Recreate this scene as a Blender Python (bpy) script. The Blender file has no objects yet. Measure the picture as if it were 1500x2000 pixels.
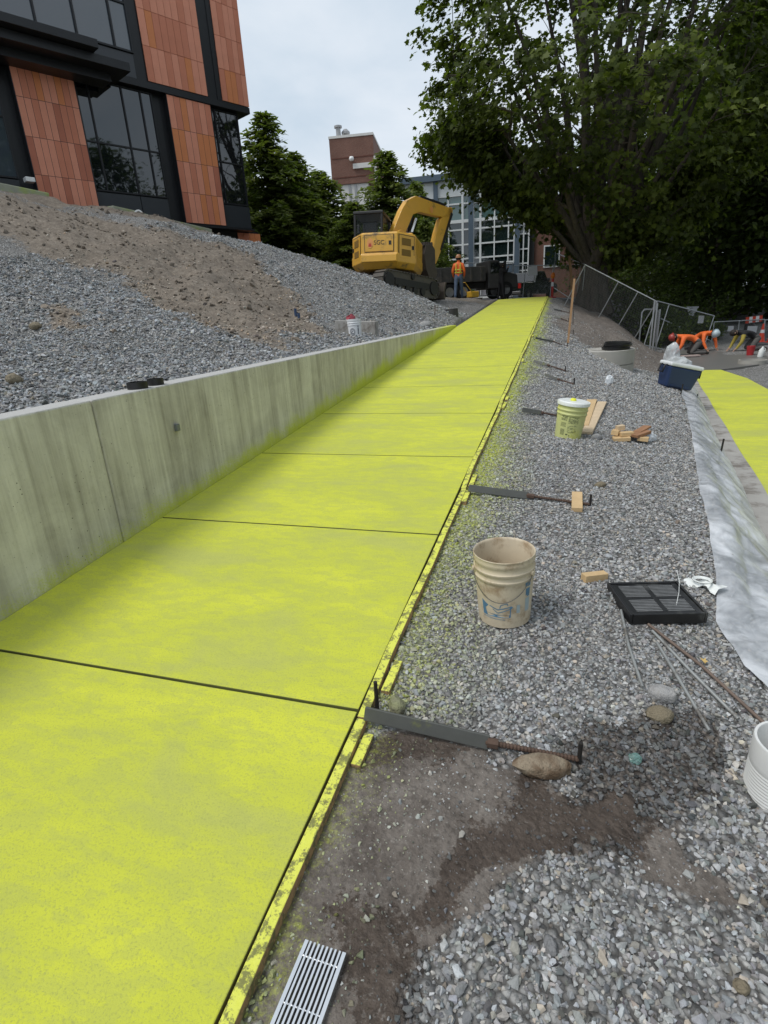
import bpy, bmesh, math, random, bisect
import numpy as np
from mathutils import Vector, Matrix, Euler
R_ = math.radians
random.seed(7); rng = np.random.default_rng(11)
scene = bpy.context.scene
COL = scene.collection

# ------------------------------------------------------------------ camera
# orientation from the photograph's vanishing points (nadir, horizon, path)
F_PX = 1065.15
def _basis():
    n = np.array([175.0, 2970.0, F_PX]); up = -n/np.linalg.norm(n)
    v = np.array([355.0, -500.0, F_PX]); v = v-up*np.dot(v, up); v /= np.linalg.norm(v)
    return np.stack([np.cross(v, up), v, up])
RB = _basis()
CAM = np.array([0.0, 0.0, 1.6])
cam_d = bpy.data.cameras.new('camera'); cam = bpy.data.objects.new('camera', cam_d); COL.objects.link(cam)
cam_d.sensor_fit = 'VERTICAL'; cam_d.sensor_height = 36.0; cam_d.sensor_width = 27.0
cam_d.lens = F_PX/2000*36; cam_d.clip_start = 0.05; cam_d.clip_end = 2000
m = Matrix.Identity(4)
for i in range(3):
    m[i][0] = RB[i, 0]; m[i][1] = -RB[i, 1]; m[i][2] = -RB[i, 2]; m[i][3] = CAM[i]
cam.matrix_world = m
scene.camera = cam

# ------------------------------------------------------------------ sky, sun, exposure
world = bpy.data.worlds.new('World'); scene.world = world; world.use_nodes = True
wt = world.node_tree; wt.nodes.clear()
def wn(t, **k):
    n = wt.nodes.new(t)
    for a, b in k.items(): setattr(n, a, b)
    return n
SUN_EL, SUN_AZ = R_(58), R_(-130)      # high sun behind cloud, left of the view and a little behind
sky = wn('ShaderNodeTexSky', sky_type='NISHITA', sun_disc=False, sun_elevation=SUN_EL, sun_rotation=SUN_AZ, air_density=1.0, dust_density=2.0)
tc = wn('ShaderNodeTexCoord')
mp = wn('ShaderNodeMapping'); mp.inputs['Scale'].default_value = (1.0, 1.0, 2.6)
n1 = wn('ShaderNodeTexNoise'); n1.inputs['Scale'].default_value = 2.3; n1.inputs['Detail'].default_value = 7; n1.inputs['Roughness'].default_value = .52
n1.inputs['Distortion'].default_value = .35
rmp = wn('ShaderNodeValToRGB'); rmp.color_ramp.elements[0].position = .33; rmp.color_ramp.elements[1].position = .72
rmp.color_ramp.elements[0].color = (.50, .60, .70, 1); rmp.color_ramp.elements[1].color = (.78, .82, .87, 1)
sc_ = wn('ShaderNodeVectorMath', operation='SCALE'); sc_.inputs['Scale'].default_value = .06
mix = wn('ShaderNodeMix', data_type='RGBA'); mix.inputs['Factor'].default_value = .88
bg = wn('ShaderNodeBackground'); bg.inputs['Strength'].default_value = 1.0
wo = wn('ShaderNodeOutputWorld')
L = wt.links.new
L(tc.outputs['Generated'], mp.inputs['Vector']); L(mp.outputs['Vector'], n1.inputs['Vector']); L(n1.outputs['Fac'], rmp.inputs['Fac'])
L(sky.outputs['Color'], sc_.inputs[0]); L(sc_.outputs['Vector'], mix.inputs['A']); L(rmp.outputs['Color'], mix.inputs['B'])
L(mix.outputs['Result'], bg.inputs['Color']); L(bg.outputs['Background'], wo.inputs['Surface'])
sun_d = bpy.data.lights.new('sun', 'SUN'); sun_d.energy = 1.5; sun_d.angle = R_(22); sun_d.color = (1, .965, .91)
sun = bpy.data.objects.new('sun', sun_d); COL.objects.link(sun)
sun.rotation_euler = Vector((-math.sin(SUN_AZ)*math.cos(SUN_EL), -math.cos(SUN_AZ)*math.cos(SUN_EL), -math.sin(SUN_EL))).to_track_quat('-Z', 'Y').to_euler()
scene.view_settings.view_transform = 'Standard'; scene.view_settings.look = 'None'
scene.view_settings.exposure = 0.30; scene.view_settings.gamma = 1.0; scene.view_settings.use_curve_mapping = False
cy = scene.cycles
cy.max_bounces = 6; cy.diffuse_bounces = 3; cy.glossy_bounces = 3; cy.transmission_bounces = 4; cy.transparent_max_bounces = 12
cy.use_denoising = True; cy.caustics_reflective = False; cy.caustics_refractive = False

# ------------------------------------------------------------------ helpers: pixels, noise
def ray(px, py):
    return RB @ np.array([px-750.0, py-1000.0, F_PX])
def at_depth(px, py, D):            # D = distance along the optical axis
    return CAM+ray(px, py)*(D/F_PX)
def at_z(px, py, z):
    d = ray(px, py); return CAM+d*((z-CAM[2])/d[2])
def on_ground(px, py, lift=0.0):    # where the line of sight meets the ground
    d = ray(px, py); d = d/np.linalg.norm(d); t = .4
    while t < 80:
        P = CAM+d*t
        if P[2] < Hq(P[0], P[1])+lift: break
        t += .02+.004*t
    lo, hi = t-.02-.004*t, t
    for _ in range(20):
        mid = (lo+hi)/2; P = CAM+d*mid
        if P[2] < Hq(P[0], P[1])+lift: hi = mid
        else: lo = mid
    return CAM+d*hi
def _hash(ix, iy, seed):
    h = (ix*374761393+iy*668265263+seed*974634777) & 0x7fffffff
    h = ((h ^ (h >> 13))*1274126177) & 0x7fffffff
    return ((h ^ (h >> 16)) & 0xffff)/65535.0
def vnoise(x, y, seed=0):
    x = np.asarray(x, float); y = np.asarray(y, float)
    ix = np.floor(x).astype(np.int64); iy = np.floor(y).astype(np.int64)
    fx = x-ix; fy = y-iy; fx = fx*fx*(3-2*fx); fy = fy*fy*(3-2*fy)
    a = _hash(ix, iy, seed); b = _hash(ix+1, iy, seed); c = _hash(ix, iy+1, seed); d = _hash(ix+1, iy+1, seed)
    return (a+(b-a)*fx)*(1-fy)+(c+(d-c)*fx)*fy
def fbm(x, y, sc, octv=4, seed=0, rough=.5):
    s = 0; amp = 1; tot = 0
    for o in range(octv):
        s = s+amp*(vnoise(np.asarray(x)*sc+17.3*o, np.asarray(y)*sc-9.1*o, seed+o)-.5); tot += amp; amp *= rough; sc *= 2
    return s/tot*2
def smooth(a, b, x):
    t = np.clip((np.asarray(x, float)-a)/(b-a), 0, 1); return t*t*(3-2*t)

# ------------------------------------------------------------------ helpers: objects
def thing(name, label, cat, loc=(0, 0, 0), rot=(0, 0, 0), group=None):
    o = bpy.data.objects.new(name, None); COL.objects.link(o)
    o.empty_display_size = .1
    o.location = loc; o.rotation_euler = rot; o['label'] = label; o['category'] = cat
    if group: o['group'] = group
    return o
def tag(o, label, cat, group=None):
    o['label'] = label; o['category'] = cat
    if group: o['group'] = group
    return o
class MB:
    def __init__(s): s.v = []; s.f = []; s.mi = []
    def add(s, vs, fs, mi=0):
        b = len(s.v); s.v += [tuple(map(float, p)) for p in vs]; s.f += [tuple(b+i for i in f) for f in fs]; s.mi += [mi]*len(fs); return s
    def box(s, c, d, rz=0, M=None, mi=0):
        x, y, z = d[0]/2, d[1]/2, d[2]/2
        vs = [Vector((sx*x, sy*y, sz*z)) for sz in (-1, 1) for sy in (-1, 1) for sx in (-1, 1)]
        if M is None: M = Matrix.Rotation(rz, 3, 'Z')
        vs = [M @ v+Vector(c) for v in vs]
        return s.add(vs, [(0, 2, 3, 1), (4, 5, 7, 6), (0, 1, 5, 4), (2, 6, 7, 3), (0, 4, 6, 2), (1, 3, 7, 5)], mi)
    def box2(s, a, b, mi=0):
        return s.box([(a[i]+b[i])/2 for i in range(3)], [abs(b[i]-a[i]) for i in range(3)], mi=mi)
    def bar(s, p, q, w, h, up=(0, 0, 1), mi=0):   # square bar from p to q
        p, q = Vector(p), Vector(q); d = q-p; z = Vector(up)
        x = d.normalized(); y = z.cross(x)
        if y.length < 1e-4: y = Vector((0, 1, 0)).cross(x)
        y.normalize(); z = x.cross(y)
        M = Matrix((x, y, z)).transposed()
        return s.box((p+q)/2, (d.length, w, h), M=M, mi=mi)
    def tube(s, pts, r, n=8, cap=True, mi=0):
        pts = [Vector(p) for p in pts]; N = len(pts)
        if not hasattr(r, '__len__'): r = [r]*N
        rings = []; ref = None
        for i, p in enumerate(pts):
            d = (pts[min(i+1, N-1)]-pts[max(i-1, 0)]).normalized()
            if ref is None:
                ref = Vector((0, 0, 1)) if abs(d.z) < .9 else Vector((1, 0, 0))
            a = (ref-d*ref.dot(d)).normalized(); b = d.cross(a); ref = a
            rings.append([p+(a*math.cos(2*math.pi*k/n)+b*math.sin(2*math.pi*k/n))*r[i] for k in range(n)])
        vs = [v for ring in rings for v in ring]; fs = []
        for i in range(N-1):
            for k in range(n):
                fs.append((i*n+k, i*n+(k+1) % n, (i+1)*n+(k+1) % n, (i+1)*n+k))
        if cap:
            fs.append(tuple(reversed(range(n)))); fs.append(tuple((N-1)*n+k for k in range(n)))
        return s.add(vs, fs, mi)
    def lathe(s, prof, n=32, c=(0, 0, 0), closed=False, mi=0):   # prof: (r, z) outline
        vs = []; fs = []
        for (r, z) in prof:
            for k in range(n):
                a = 2*math.pi*k/n; vs.append((c[0]+r*math.cos(a), c[1]+r*math.sin(a), c[2]+z))
        m_ = len(prof)
        for i in range(m_ if closed else m_-1):
            j = (i+1) % m_
            for k in range(n):
                fs.append((i*n+k, i*n+(k+1) % n, j*n+(k+1) % n, j*n+k))
        return s.add(vs, fs, mi)
    def prism(s, poly, a, b, axis='y', mi=0):     # polygon (u, v) extruded along an axis from a to b
        def P(u, v, t): return {'y': (u, t, v), 'x': (t, u, v), 'z': (u, v, t)}[axis]
        n = len(poly); vs = [P(u, v, a) for u, v in poly]+[P(u, v, b) for u, v in poly]
        fs = [tuple(range(n)), tuple(reversed(range(n, 2*n)))]+[(i, n+i, n+(i+1) % n, (i+1) % n) for i in range(n)]
        return s.add(vs, fs, mi)
    def mesh(s, name, mats=None, smooth_=None, fix=True):
        me = bpy.data.meshes.new(name); me.from_pydata(s.v, [], s.f)
        if fix:
            bm = bmesh.new(); bm.from_mesh(me); bmesh.ops.recalc_face_normals(bm, faces=bm.faces); bm.to_mesh(me); bm.free()
        if mats:
            for m_ in (mats if isinstance(mats, (list, tuple)) else [mats]): me.materials.append(m_)
        if any(s.mi): me.polygons.foreach_set('material_index', s.mi)
        if smooth_ is not None:
            me.shade_smooth(); me.set_sharp_from_angle(angle=R_(smooth_))
        return me
    def build(s, name, mats=None, parent=None, smooth_=None, bev=None, loc=None, rot=None, fix=True, seg=2):
        o = bpy.data.objects.new(name, s.mesh(name, mats, smooth_, fix)); COL.objects.link(o)
        if parent is not None: o.parent = parent
        if loc is not None: o.location = loc
        if rot is not None: o.rotation_euler = rot
        if bev:
            md = o.modifiers.new('bevel', 'BEVEL'); md.width = bev; md.segments = seg; md.limit_method = 'ANGLE'; md.angle_limit = R_(40)
            md.harden_normals = False
        return o
def copy_tree(o, parent=None):
    c = o.copy(); COL.objects.link(c)
    if parent is not None: c.parent = parent
    for ch in o.children: copy_tree(ch, c)
    return c

# ------------------------------------------------------------------ helpers: materials
class NT:
    def __init__(s, name):
        s.m = bpy.data.materials.new(name); s.m.use_nodes = True; s.t = s.m.node_tree; s.n = s.t.nodes
        s.n.clear(); s.out = s.n.new('ShaderNodeOutputMaterial'); s.b = s.n.new('ShaderNodeBsdfPrincipled')
        s.t.links.new(s.b.outputs[0], s.out.inputs['Surface'])
    def node(s, t, **k):
        n = s.n.new(t)
        for a, b in k.items(): setattr(n, a, b)
        return n
    def link(s, a, b): s.t.links.new(a, b)
    def val(s, x, inp):
        if hasattr(x, 'is_linked') or hasattr(x, 'links'): s.link(x, inp)
        else: inp.default_value = x
    def coord(s, kind='Object', scale=(1, 1, 1)):
        c = s.node('ShaderNodeTexCoord')
        if scale == (1, 1, 1): return c.outputs[kind]
        mp = s.node('ShaderNodeMapping'); mp.inputs['Scale'].default_value = scale; s.link(c.outputs[kind], mp.inputs['Vector']); return mp.outputs['Vector']
    def noise(s, vec, scale, detail=4, rough=.55, dist=0):
        n = s.node('ShaderNodeTexNoise'); s.link(vec, n.inputs['Vector']); n.inputs['Scale'].default_value = scale
        n.inputs['Detail'].default_value = detail; n.inputs['Roughness'].default_value = rough; n.inputs['Distortion'].default_value = dist
        return n.outputs['Fac']
    def voro(s, vec, scale, feature='F1', out='Distance'):
        n = s.node('ShaderNodeTexVoronoi', feature=feature); s.link(vec, n.inputs['Vector']); n.inputs['Scale'].default_value = scale; return n.outputs[out]
    def ramp(s, fac, stops):
        n = s.node('ShaderNodeValToRGB'); s.link(fac, n.inputs['Fac']); e = n.color_ramp.elements
        while len(e) < len(stops): e.new(.5)
        for i, (p, c) in enumerate(stops):
            e[i].position = p; e[i].color = c if len(c) == 4 else (*c, 1)
        return n.outputs['Color']
    def step(s, fac, a, b, lo=0.0, hi=1.0):
        n = s.node('ShaderNodeMapRange', interpolation_type='SMOOTHSTEP'); s.val(fac, n.inputs['Value'])
        n.inputs['From Min'].default_value = a; n.inputs['From Max'].default_value = b; n.inputs['To Min'].default_value = lo; n.inputs['To Max'].default_value = hi
        return n.outputs['Result']
    def mix(s, f, a, b, blend='MIX'):
        n = s.node('ShaderNodeMix', data_type='RGBA', blend_type=blend)
        s.val(f, n.inputs['Factor'])
        for x, q in ((a, 'A'), (b, 'B')):
            if isinstance(x, (tuple, list)): n.inputs[q].default_value = (*x, 1) if len(x) == 3 else x
            else: s.link(x, n.inputs[q])
        return n.outputs['Result']
    def math(s, op, a, b=0.0, clamp=False):
        n = s.node('ShaderNodeMath', operation=op, use_clamp=clamp); s.val(a, n.inputs[0]); s.val(b, n.inputs[1]); return n.outputs[0]
    def attr(s, name, out='Fac', kind='GEOMETRY'):
        n = s.node('ShaderNodeAttribute', attribute_name=name, attribute_type=kind); return n.outputs[out]
    def bump(s, h, strength=.5, dist=.01, normal=None):
        n = s.node('ShaderNodeBump'); s.link(h, n.inputs['Height']); n.inputs['Strength'].default_value = strength; n.inputs['Distance'].default_value = dist
        if normal is not None: s.link(normal, n.inputs['Normal'])
        return n.outputs['Normal']
    def set(s, **k):
        for a, b in k.items():
            q = a.replace('_', ' ')
            if isinstance(b, (tuple, list)) and len(b) == 3 and q.endswith('Color'): b = (*b, 1)
            s.val(b, s.b.inputs[q])
        return s
MATS = {}
def mat(name, color, rough=.6, metal=0.0, var=.15, scale=6.0, bump=.0, bscale=60.0, spec=.5, dirt=None, dirt_amt=.5, dirt_scale=3.0, coat=0.0, bdist=.004):
    """painted or plain surface with uneven tone, optional dirt blotches and fine relief"""
    if name in MATS: return MATS[name]
    t = NT(name); v = t.coord()
    nz = t.noise(v, scale, 5, .6)
    col = t.mix(nz, tuple(c*(1-var) for c in color), tuple(min(1, c*(1+var)) for c in color))
    if dirt:
        d = t.step(t.noise(v, dirt_scale, 6, .65), .62-.3*dirt_amt, .75-.1*dirt_amt)
        col = t.mix(d, col, dirt); 
        t.set(Roughness=t.math('ADD', t.math('MULTIPLY', d, .3), rough, True))
    else: t.set(Roughness=rough)
    t.set(Base_Color=col, Metallic=metal, Specular_IOR_Level=spec, Coat_Weight=coat)
    if bump: t.set(Normal=t.bump(t.noise(v, bscale, 4, .6), bump, bdist))
    MATS[name] = t.m; return t.m

# ------------------------------------------------------------------ human bodies (skinned here, placed further down)
RAD = dict(pelvis=.135, spine=.135, chest=.155, neck=.058, jaw=.078, head=.098, crown=.075)
for s in 'lr': RAD.update({'sh'+s: .082, 'el'+s: .058, 'wr'+s: .040, 'ha'+s: .036, 'hip'+s: .108, 'kn'+s: .078, 'an'+s: .055, 'to'+s: .042})
BONES = [('pelvis', 'spine'), ('spine', 'chest'), ('chest', 'neck'), ('neck', 'jaw'), ('jaw', 'head'), ('head', 'crown')]
for s in 'lr': BONES += [('chest', 'sh'+s), ('sh'+s, 'el'+s), ('el'+s, 'wr'+s), ('wr'+s, 'ha'+s), ('pelvis', 'hip'+s), ('hip'+s, 'kn'+s), ('kn'+s, 'an'+s), ('an'+s, 'to'+s)]
def stand(step=.0, bend=0.0):
    J = dict(pelvis=(0, 0, .95), spine=(0, .02, 1.12), chest=(0, .0, 1.34), neck=(0, .02, 1.50), jaw=(0, .04, 1.56), head=(0, .04, 1.64), crown=(0, .03, 1.72))
    for s, k in (('l', -1), ('r', 1)):
        J.update({'sh'+s: (k*.19, 0, 1.40), 'el'+s: (k*.26, -.02, 1.13), 'wr'+s: (k*.24, .14, .95), 'ha'+s: (k*.22, .20, .90), 'hip'+s: (k*.10, 0, .88), 'kn'+s: (k*.12, k*step*.5+.03, .48), 'an'+s: (k*.13, k*step, .09), 'to'+s: (k*.15, k*step+.15, .045)})
    return J
def kneel(fw=.0):                                           # on the knees, bent over, one hand on the float
    J = dict(pelvis=(0, -.16, .44), spine=(0, .05, .56), chest=(0, .28, .60), neck=(0, .43, .62), jaw=(0, .49, .61), head=(0, .56, .60), crown=(0, .64, .58))
    for s, k in (('l', -1), ('r', 1)):
        J.update({'sh'+s: (k*.19, .33, .58), 'el'+s: (k*.26, .40, .32), 'wr'+s: (k*.22, .52, .10), 'ha'+s: (k*.21, .58, .05), 'hip'+s: (k*.11, -.18, .38), 'kn'+s: (k*.16, .06, .07), 'an'+s: (k*.15, -.36, .08), 'to'+s: (k*.15, -.50, .04)})
    return J
POSES = dict(stride=stand(.20), kneel=kneel())
J = stand(.08); J['elr'] = (.30, .08, 1.30); J['wrr'] = (.24, .22, 1.48); J['har'] = (.22, .26, 1.55); POSES['raise'] = J
def skinned(J):
    names = list(J); idx = {n: i for i, n in enumerate(names)}
    me = bpy.data.meshes.new('skeleton'); me.from_pydata([J[n] for n in names], [(idx[a], idx[b]) for a, b in BONES], [])
    o = bpy.data.objects.new('skeleton', me); COL.objects.link(o); md = o.modifiers.new('skin', 'SKIN'); md.use_smooth_shade = True
    for i, n in enumerate(names):
        sv = me.skin_vertices[0].data[i]; r_ = RAD[n]; sv.radius = (r_, r_*(.78 if n in ('chest', 'spine', 'pelvis') else 1.0)); sv.use_root = n == 'pelvis'
    o.modifiers.new('sub', 'SUBSURF').levels = 2
    dg = bpy.context.evaluated_depsgraph_get(); ev = o.evaluated_get(dg); nm = bpy.data.meshes.new_from_object(ev); bpy.data.objects.remove(o)
    return nm
SKINNED = {k: skinned(J) for k, J in POSES.items()}
cu = bpy.data.curves.new('lettering', 'FONT'); cu.body = 'SGC'; cu.size = .19; cu.extrude = .002; cu.align_x = 'LEFT'; cu.align_y = 'CENTER'
tf = bpy.data.objects.new('text', cu); COL.objects.link(tf); LETTERS = bpy.data.meshes.new_from_object(tf.evaluated_get(bpy.context.evaluated_depsgraph_get())); bpy.data.objects.remove(tf)

# ------------------------------------------------------------------ terrain
SL = 0.07444                     # the path climbs 7.4 in 100
XL, XR = -2.87, -0.705           # path edges
YEND = 27.4                      # crest where the path ends
LOW = -0.2                       # level of the lower path
def path_z(y): return SL*np.minimum(y, YEND)
def wall_top(y): return 1.185+.0045*y
def xlow(y): return 1.19+.127*y  # left edge of the lower path
# facade of the terracotta building: a vertical plane, BD metres away at its right-hand column
BD = 27.0
_d = ray(442, 442); BP0 = CAM+_d*(BD/np.linalg.norm(_d[:2]))
BU = np.array([.4326, .9015, 0.0]); BU /= np.linalg.norm(BU)     # along the facade, away from the camera
BN = np.array([BU[1], -BU[0], 0.0])                              # outward normal
def on_facade(px, py, off=0.0):
    d = ray(px, py); t = BN @ (BP0+BN*off-CAM)/(BN @ d); return CAM+d*t
CTRL = []
for y in (-3, 0, 2.5, 5, 8, 11, 14): CTRL.append((-3.05, y, wall_top(y)-.05))
for y in (16.2, 18.5, 21, 24, 27): CTRL.append((-3.0, y, SL*y+.01))
for y in (30, 36): CTRL.append((-3.0, y, 2.05)); CTRL.append((2.0, y, 2.0))
for px, py in ((-150, 335), (0, 374), (60, 392), (200, 417), (330, 441), (400, 462), (480, 480), (525, 491)):
    P = on_facade(px, py, 2.6); CTRL.append(tuple(P))
    CTRL.append((P[0]-BN[0]*3, P[1]-BN[1]*3, P[2]-.05)); CTRL.append((P[0]-BN[0]*8, P[1]-BN[1]*8, P[2]-.3))
for px, py, D in ((600, 511, 19.5), (650, 521, 18.8), (700, 534, 18.0), (745, 551, 17.4), (800, 578, 17.0), (850, 597, 16.6)):
    CTRL.append(tuple(at_depth(px, py, D)))
for px, py, D in ((690, 548, 20.0), (760, 560, 20), (812, 577, 20.6), (850, 586, 21.5), (897, 584, 24.8), (820, 578, 25), (720, 560, 25), (600, 540, 25), (930, 584, 26)):
    CTRL.append(tuple(at_depth(px, py, D)))
for px, py, D in ((0, 640, 7.2), (150, 610, 7.6), (300, 590, 9.0), (450, 590, 10.5), (560, 600, 12), (650, 610, 13.5)):
    CTRL.append(tuple(at_depth(px, py, D)))
for x, y, z in ((-12, -6, 3.2), (-6, -6, 2.0), (-20, 0, 5.2), (-14, 34, 3.0), (-25, 40, 3.4), (-9, 36, 2.3), (-30, 20, 5.6), (-9, 48, 2.2), (-3, 48, 2.1)): CTRL.append((x, y, z))
CTRL = np.array(CTRL, float)
def _tps(r2): return np.where(r2 > 1e-12, r2*np.log(np.maximum(r2, 1e-12)), 0)
def _fit():
    n = len(CTRL); X = CTRL[:, :2]
    K = _tps(((X[:, None]-X[None])**2).sum(-1))+np.eye(n)*.12
    Pm = np.hstack([np.ones((n, 1)), X]); A = np.zeros((n+3, n+3))
    A[:n, :n] = K; A[:n, n:] = Pm; A[n:, :n] = Pm.T
    return np.linalg.solve(A, np.concatenate([CTRL[:, 2], np.zeros(3)]))
_W = _fit()
def left_z(x, y):
    x = np.asarray(x, float); y = np.asarray(y, float); sh = x.shape
    Q = np.stack([x.ravel(), y.ravel()], 1); out = np.empty(len(Q))
    for i in range(0, len(Q), 20000):
        q = Q[i:i+20000]; out[i:i+20000] = _tps(((q[:, None]-CTRL[None, :, :2])**2).sum(-1)) @ _W[:-3]+_W[-3]+q @ _W[-2:]
    return np.clip(out.reshape(sh), .6, 6.5)
def right_z(x, y):
    zp = path_z(y)-.035
    xe = xlow(y)-.22                                      # foot of the bank, at the kerb strip
    xb = xe-.42                                           # shoulder of the bank
    xb = np.where(y > 10, np.minimum(xb, 1.95-.09*(y-10)), xb)
    far = smooth(15, 19, y)
    xb = xb*(1-far)+(1.35-.02*(y-19))*far; xe = xe*(1-far)+(3.35+.06*(y-19))*far
    zs = LOW+.27*smooth(1.0, 5, y)+.14+ (path_z(y)*.9-.3-LOW-.27-.1)*far*.75-.16*smooth(10, 13.3, y)*(1-far)
    t = np.clip((x+.66)/(xb+.66), 0, 1)
    z = zp+(zs-zp)*(t*.65+.35*t*t)
    z = z+(LOW-.012-zs)*smooth(0, 1, (x-xb)/(xe-xb))
    z = z+.35*smooth(24, 45, y)*smooth(3, 8, x)           # the road climbs away behind the fence
    return z
def H0(x, y):
    x = np.asarray(x, float); y = np.asarray(y, float)
    base = path_z(y)-.13
    mid = np.where(y > YEND+.1, path_z(y)-.03, base)
    zl = left_z(x, y); zr = right_z(x, y)
    z = np.where(x < -2.97, zl, np.where(x > -.675, zr, mid))
    b = smooth(27.5, 34, y)                               # beyond the crest everything levels out
    lvl = 2.02+(LOW+.3-2.02)*smooth(1.5, 6, x)+2.6*smooth(38, 70, y)*smooth(2, 10, x)
    return np.where(x > -2.97, z*(1-b)+lvl*b, z)
def relief(x, y):
    l = smooth(-3.0, -3.6, x); r = smooth(-.66, -.3, x)*smooth(1.2, 1.6, np.abs(x-xlow(y)-.6)+.9)
    lump = fbm(x, y, .55, 5, 3, .55)*.20+fbm(x+.35*y, y*.3, 1.7, 4, 9)*.06
    rill = np.abs(fbm(x*.35+y*.12, y, 1.25, 3, 21))*-.20
    far = smooth(26, 30, y)
    zl = l*(lump+rill+fbm(x, y, 5, 3, 31)*.03+smooth(4.2, 6.5, -x)*smooth(19, 15, y)*(fbm(x, y, 2.2, 5, 35, .62)*.11+fbm(x*.6, y*2.2, 2.0, 3, 37)*.05))*(1-.7*far)
    zr = r*(fbm(x, y, 1.3, 4, 41)*.032+fbm(x, y, 9, 3, 51)*.012+smooth(13, 20, y)*(fbm(x, y, 1.1, 4, 61)*.16))*(1-far)
    return zl+zr
def H(x, y):
    return H0(x, y)+relief(x, y)
def axis(segs):
    out = []
    for a, b, st in segs:
        n = max(1, int(round((b-a)/st))); out += list(np.linspace(a, b, n, endpoint=False))
    return np.array(out+[segs[-1][1]])
gx = axis([(-400, -40, 45), (-40, -20, 2), (-20, -10, .25), (-10, -3.4, .075), (-3.4, -2.98, .06), (-2.98, -2.96, .02), (-2.96, -.685, .6), (-.685, -.665, .02), (-.665, 1.3, .024), (1.3, 4.5, .075), (4.5, 12, .4), (12, 40, 2), (40, 400, 45)])
gy = axis([(-12, -.5, 1), (-.5, .5, .1), (.5, 3.2, .026), (3.2, 7, .045), (7, 17, .08), (17, 28.5, .14), (28.5, 50, .8), (50, 110, 4), (110, 600, 50)])
GX, GY = np.meshgrid(gx, gy)
GZ = H(GX, GY)
far_ = smooth(55, 110, np.hypot(GX, GY-10)); GZ = GZ*(1-far_)+0.6*far_
def grid_mesh(name, X, Y, Z):
    ny, nx = X.shape; me = bpy.data.meshes.new(name)
    me.vertices.add(nx*ny); me.vertices.foreach_set('co', np.stack([X, Y, Z], -1).astype(np.float32).ravel())
    i = np.arange((ny-1)*nx).reshape(ny-1, nx)[:, :-1].ravel()
    q = np.stack([i, i+1, i+nx+1, i+nx], 1).astype(np.int32)
    me.loops.add(q.size); me.loops.foreach_set('vertex_index', q.ravel())
    me.polygons.add(len(q)); me.polygons.foreach_set('loop_start', np.arange(0, q.size, 4, dtype=np.int32))
    me.update(calc_edges=True); me.validate(); me.shade_smooth(); return me

_GL = [GX[0].tolist(), GY[:, 0].tolist(), GZ.tolist()]
def Hq(x, y):
    """height read off the ground sheet itself"""
    xs, ys, Z = _GL; i = min(max(bisect.bisect_right(xs, x)-1, 0), len(xs)-2); j = min(max(bisect.bisect_right(ys, y)-1, 0), len(ys)-2)
    u = (x-xs[i])/(xs[i+1]-xs[i]); v = (y-ys[j])/(ys[j+1]-ys[j])
    return (Z[j][i]*(1-u)+Z[j][i+1]*u)*(1-v)+(Z[j+1][i]*(1-u)+Z[j+1][i+1]*u)*v
def poly_mask(x, y, poly, soft):
    """1 inside a polygon (world x, y), fading over `soft` metres"""
    P = np.array(poly, float); n = len(P); x = np.asarray(x, float); y = np.asarray(y, float)
    ins = np.zeros(x.shape, bool); dmin = np.full(x.shape, 1e9)
    for i in range(n):
        (x0, y0), (x1, y1) = P[i], P[(i+1) % n]
        c = ((y0 > y) != (y1 > y)) & (x < (x1-x0)*(y-y0)/((y1-y0) if y1 != y0 else 1e-9)+x0); ins ^= c
        dx, dy = x1-x0, y1-y0; t = np.clip(((x-x0)*dx+(y-y0)*dy)/(dx*dx+dy*dy+1e-12), 0, 1)
        dmin = np.minimum(dmin, np.hypot(x-x0-t*dx, y-y0-t*dy))
    return smooth(-soft, soft, np.where(ins, dmin, -dmin))
def gpoly(pts): return [tuple(on_ground(*p)[:2]) for p in pts]
# bare soil on the cut bank, soil and water stains in the foreground gravel (outlines taken to the ground)
SOIL_L = gpoly([(-60, 370), (60, 396), (200, 421), (330, 446), (470, 486), (505, 520), (545, 555), (590, 605), (640, 650), (570, 668), (470, 650), (370, 625), (300, 590), (220, 545), (120, 500), (30, 470), (-60, 455)])
SOIL_L2 = gpoly([(105, 612), (150, 600), (200, 622), (205, 645), (160, 640), (110, 630)])
SOIL_R = gpoly([(700, 1430), (830, 1425), (1010, 1475), (1090, 1500), (1230, 1560), (1200, 1640), (1090, 1600), (1010, 1680), (960, 1790), (860, 1850), (800, 2030), (500, 2030), (520, 1800), (600, 1640), (650, 1520)])
SOIL_R2 = gpoly([(1190, 1580), (1290, 1600), (1330, 1700), (1420, 1800), (1380, 1850), (1260, 1740), (1180, 1680)])
WET_R = gpoly([(1010, 1500), (1120, 1500), (1230, 1410), (1300, 1400), (1420, 1440), (1450, 1530), (1330, 1560), (1270, 1600), (1180, 1650), (1050, 1640), (960, 1700), (900, 1790), (820, 1780), (880, 1640), (960, 1560)])
WET_R2 = gpoly([(700, 1440), (800, 1430), (900, 1460), (860, 1520), (720, 1510)])
WET_R3 = gpoly([(640, 1760), (800, 1740), (900, 1850), (860, 2030), (700, 2030)])
WET_R4 = gpoly([(1380, 1640), (1520, 1600), (1520, 1900), (1440, 1850)])
SOIL_F = [(-.5, 17), (.4, 15.8), (1.6, 15.3), (2.6, 14.2), (3.6, 16), (3.9, 22), (2.4, 27.5), (-.2, 27.5), (.2, 22)]
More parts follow.
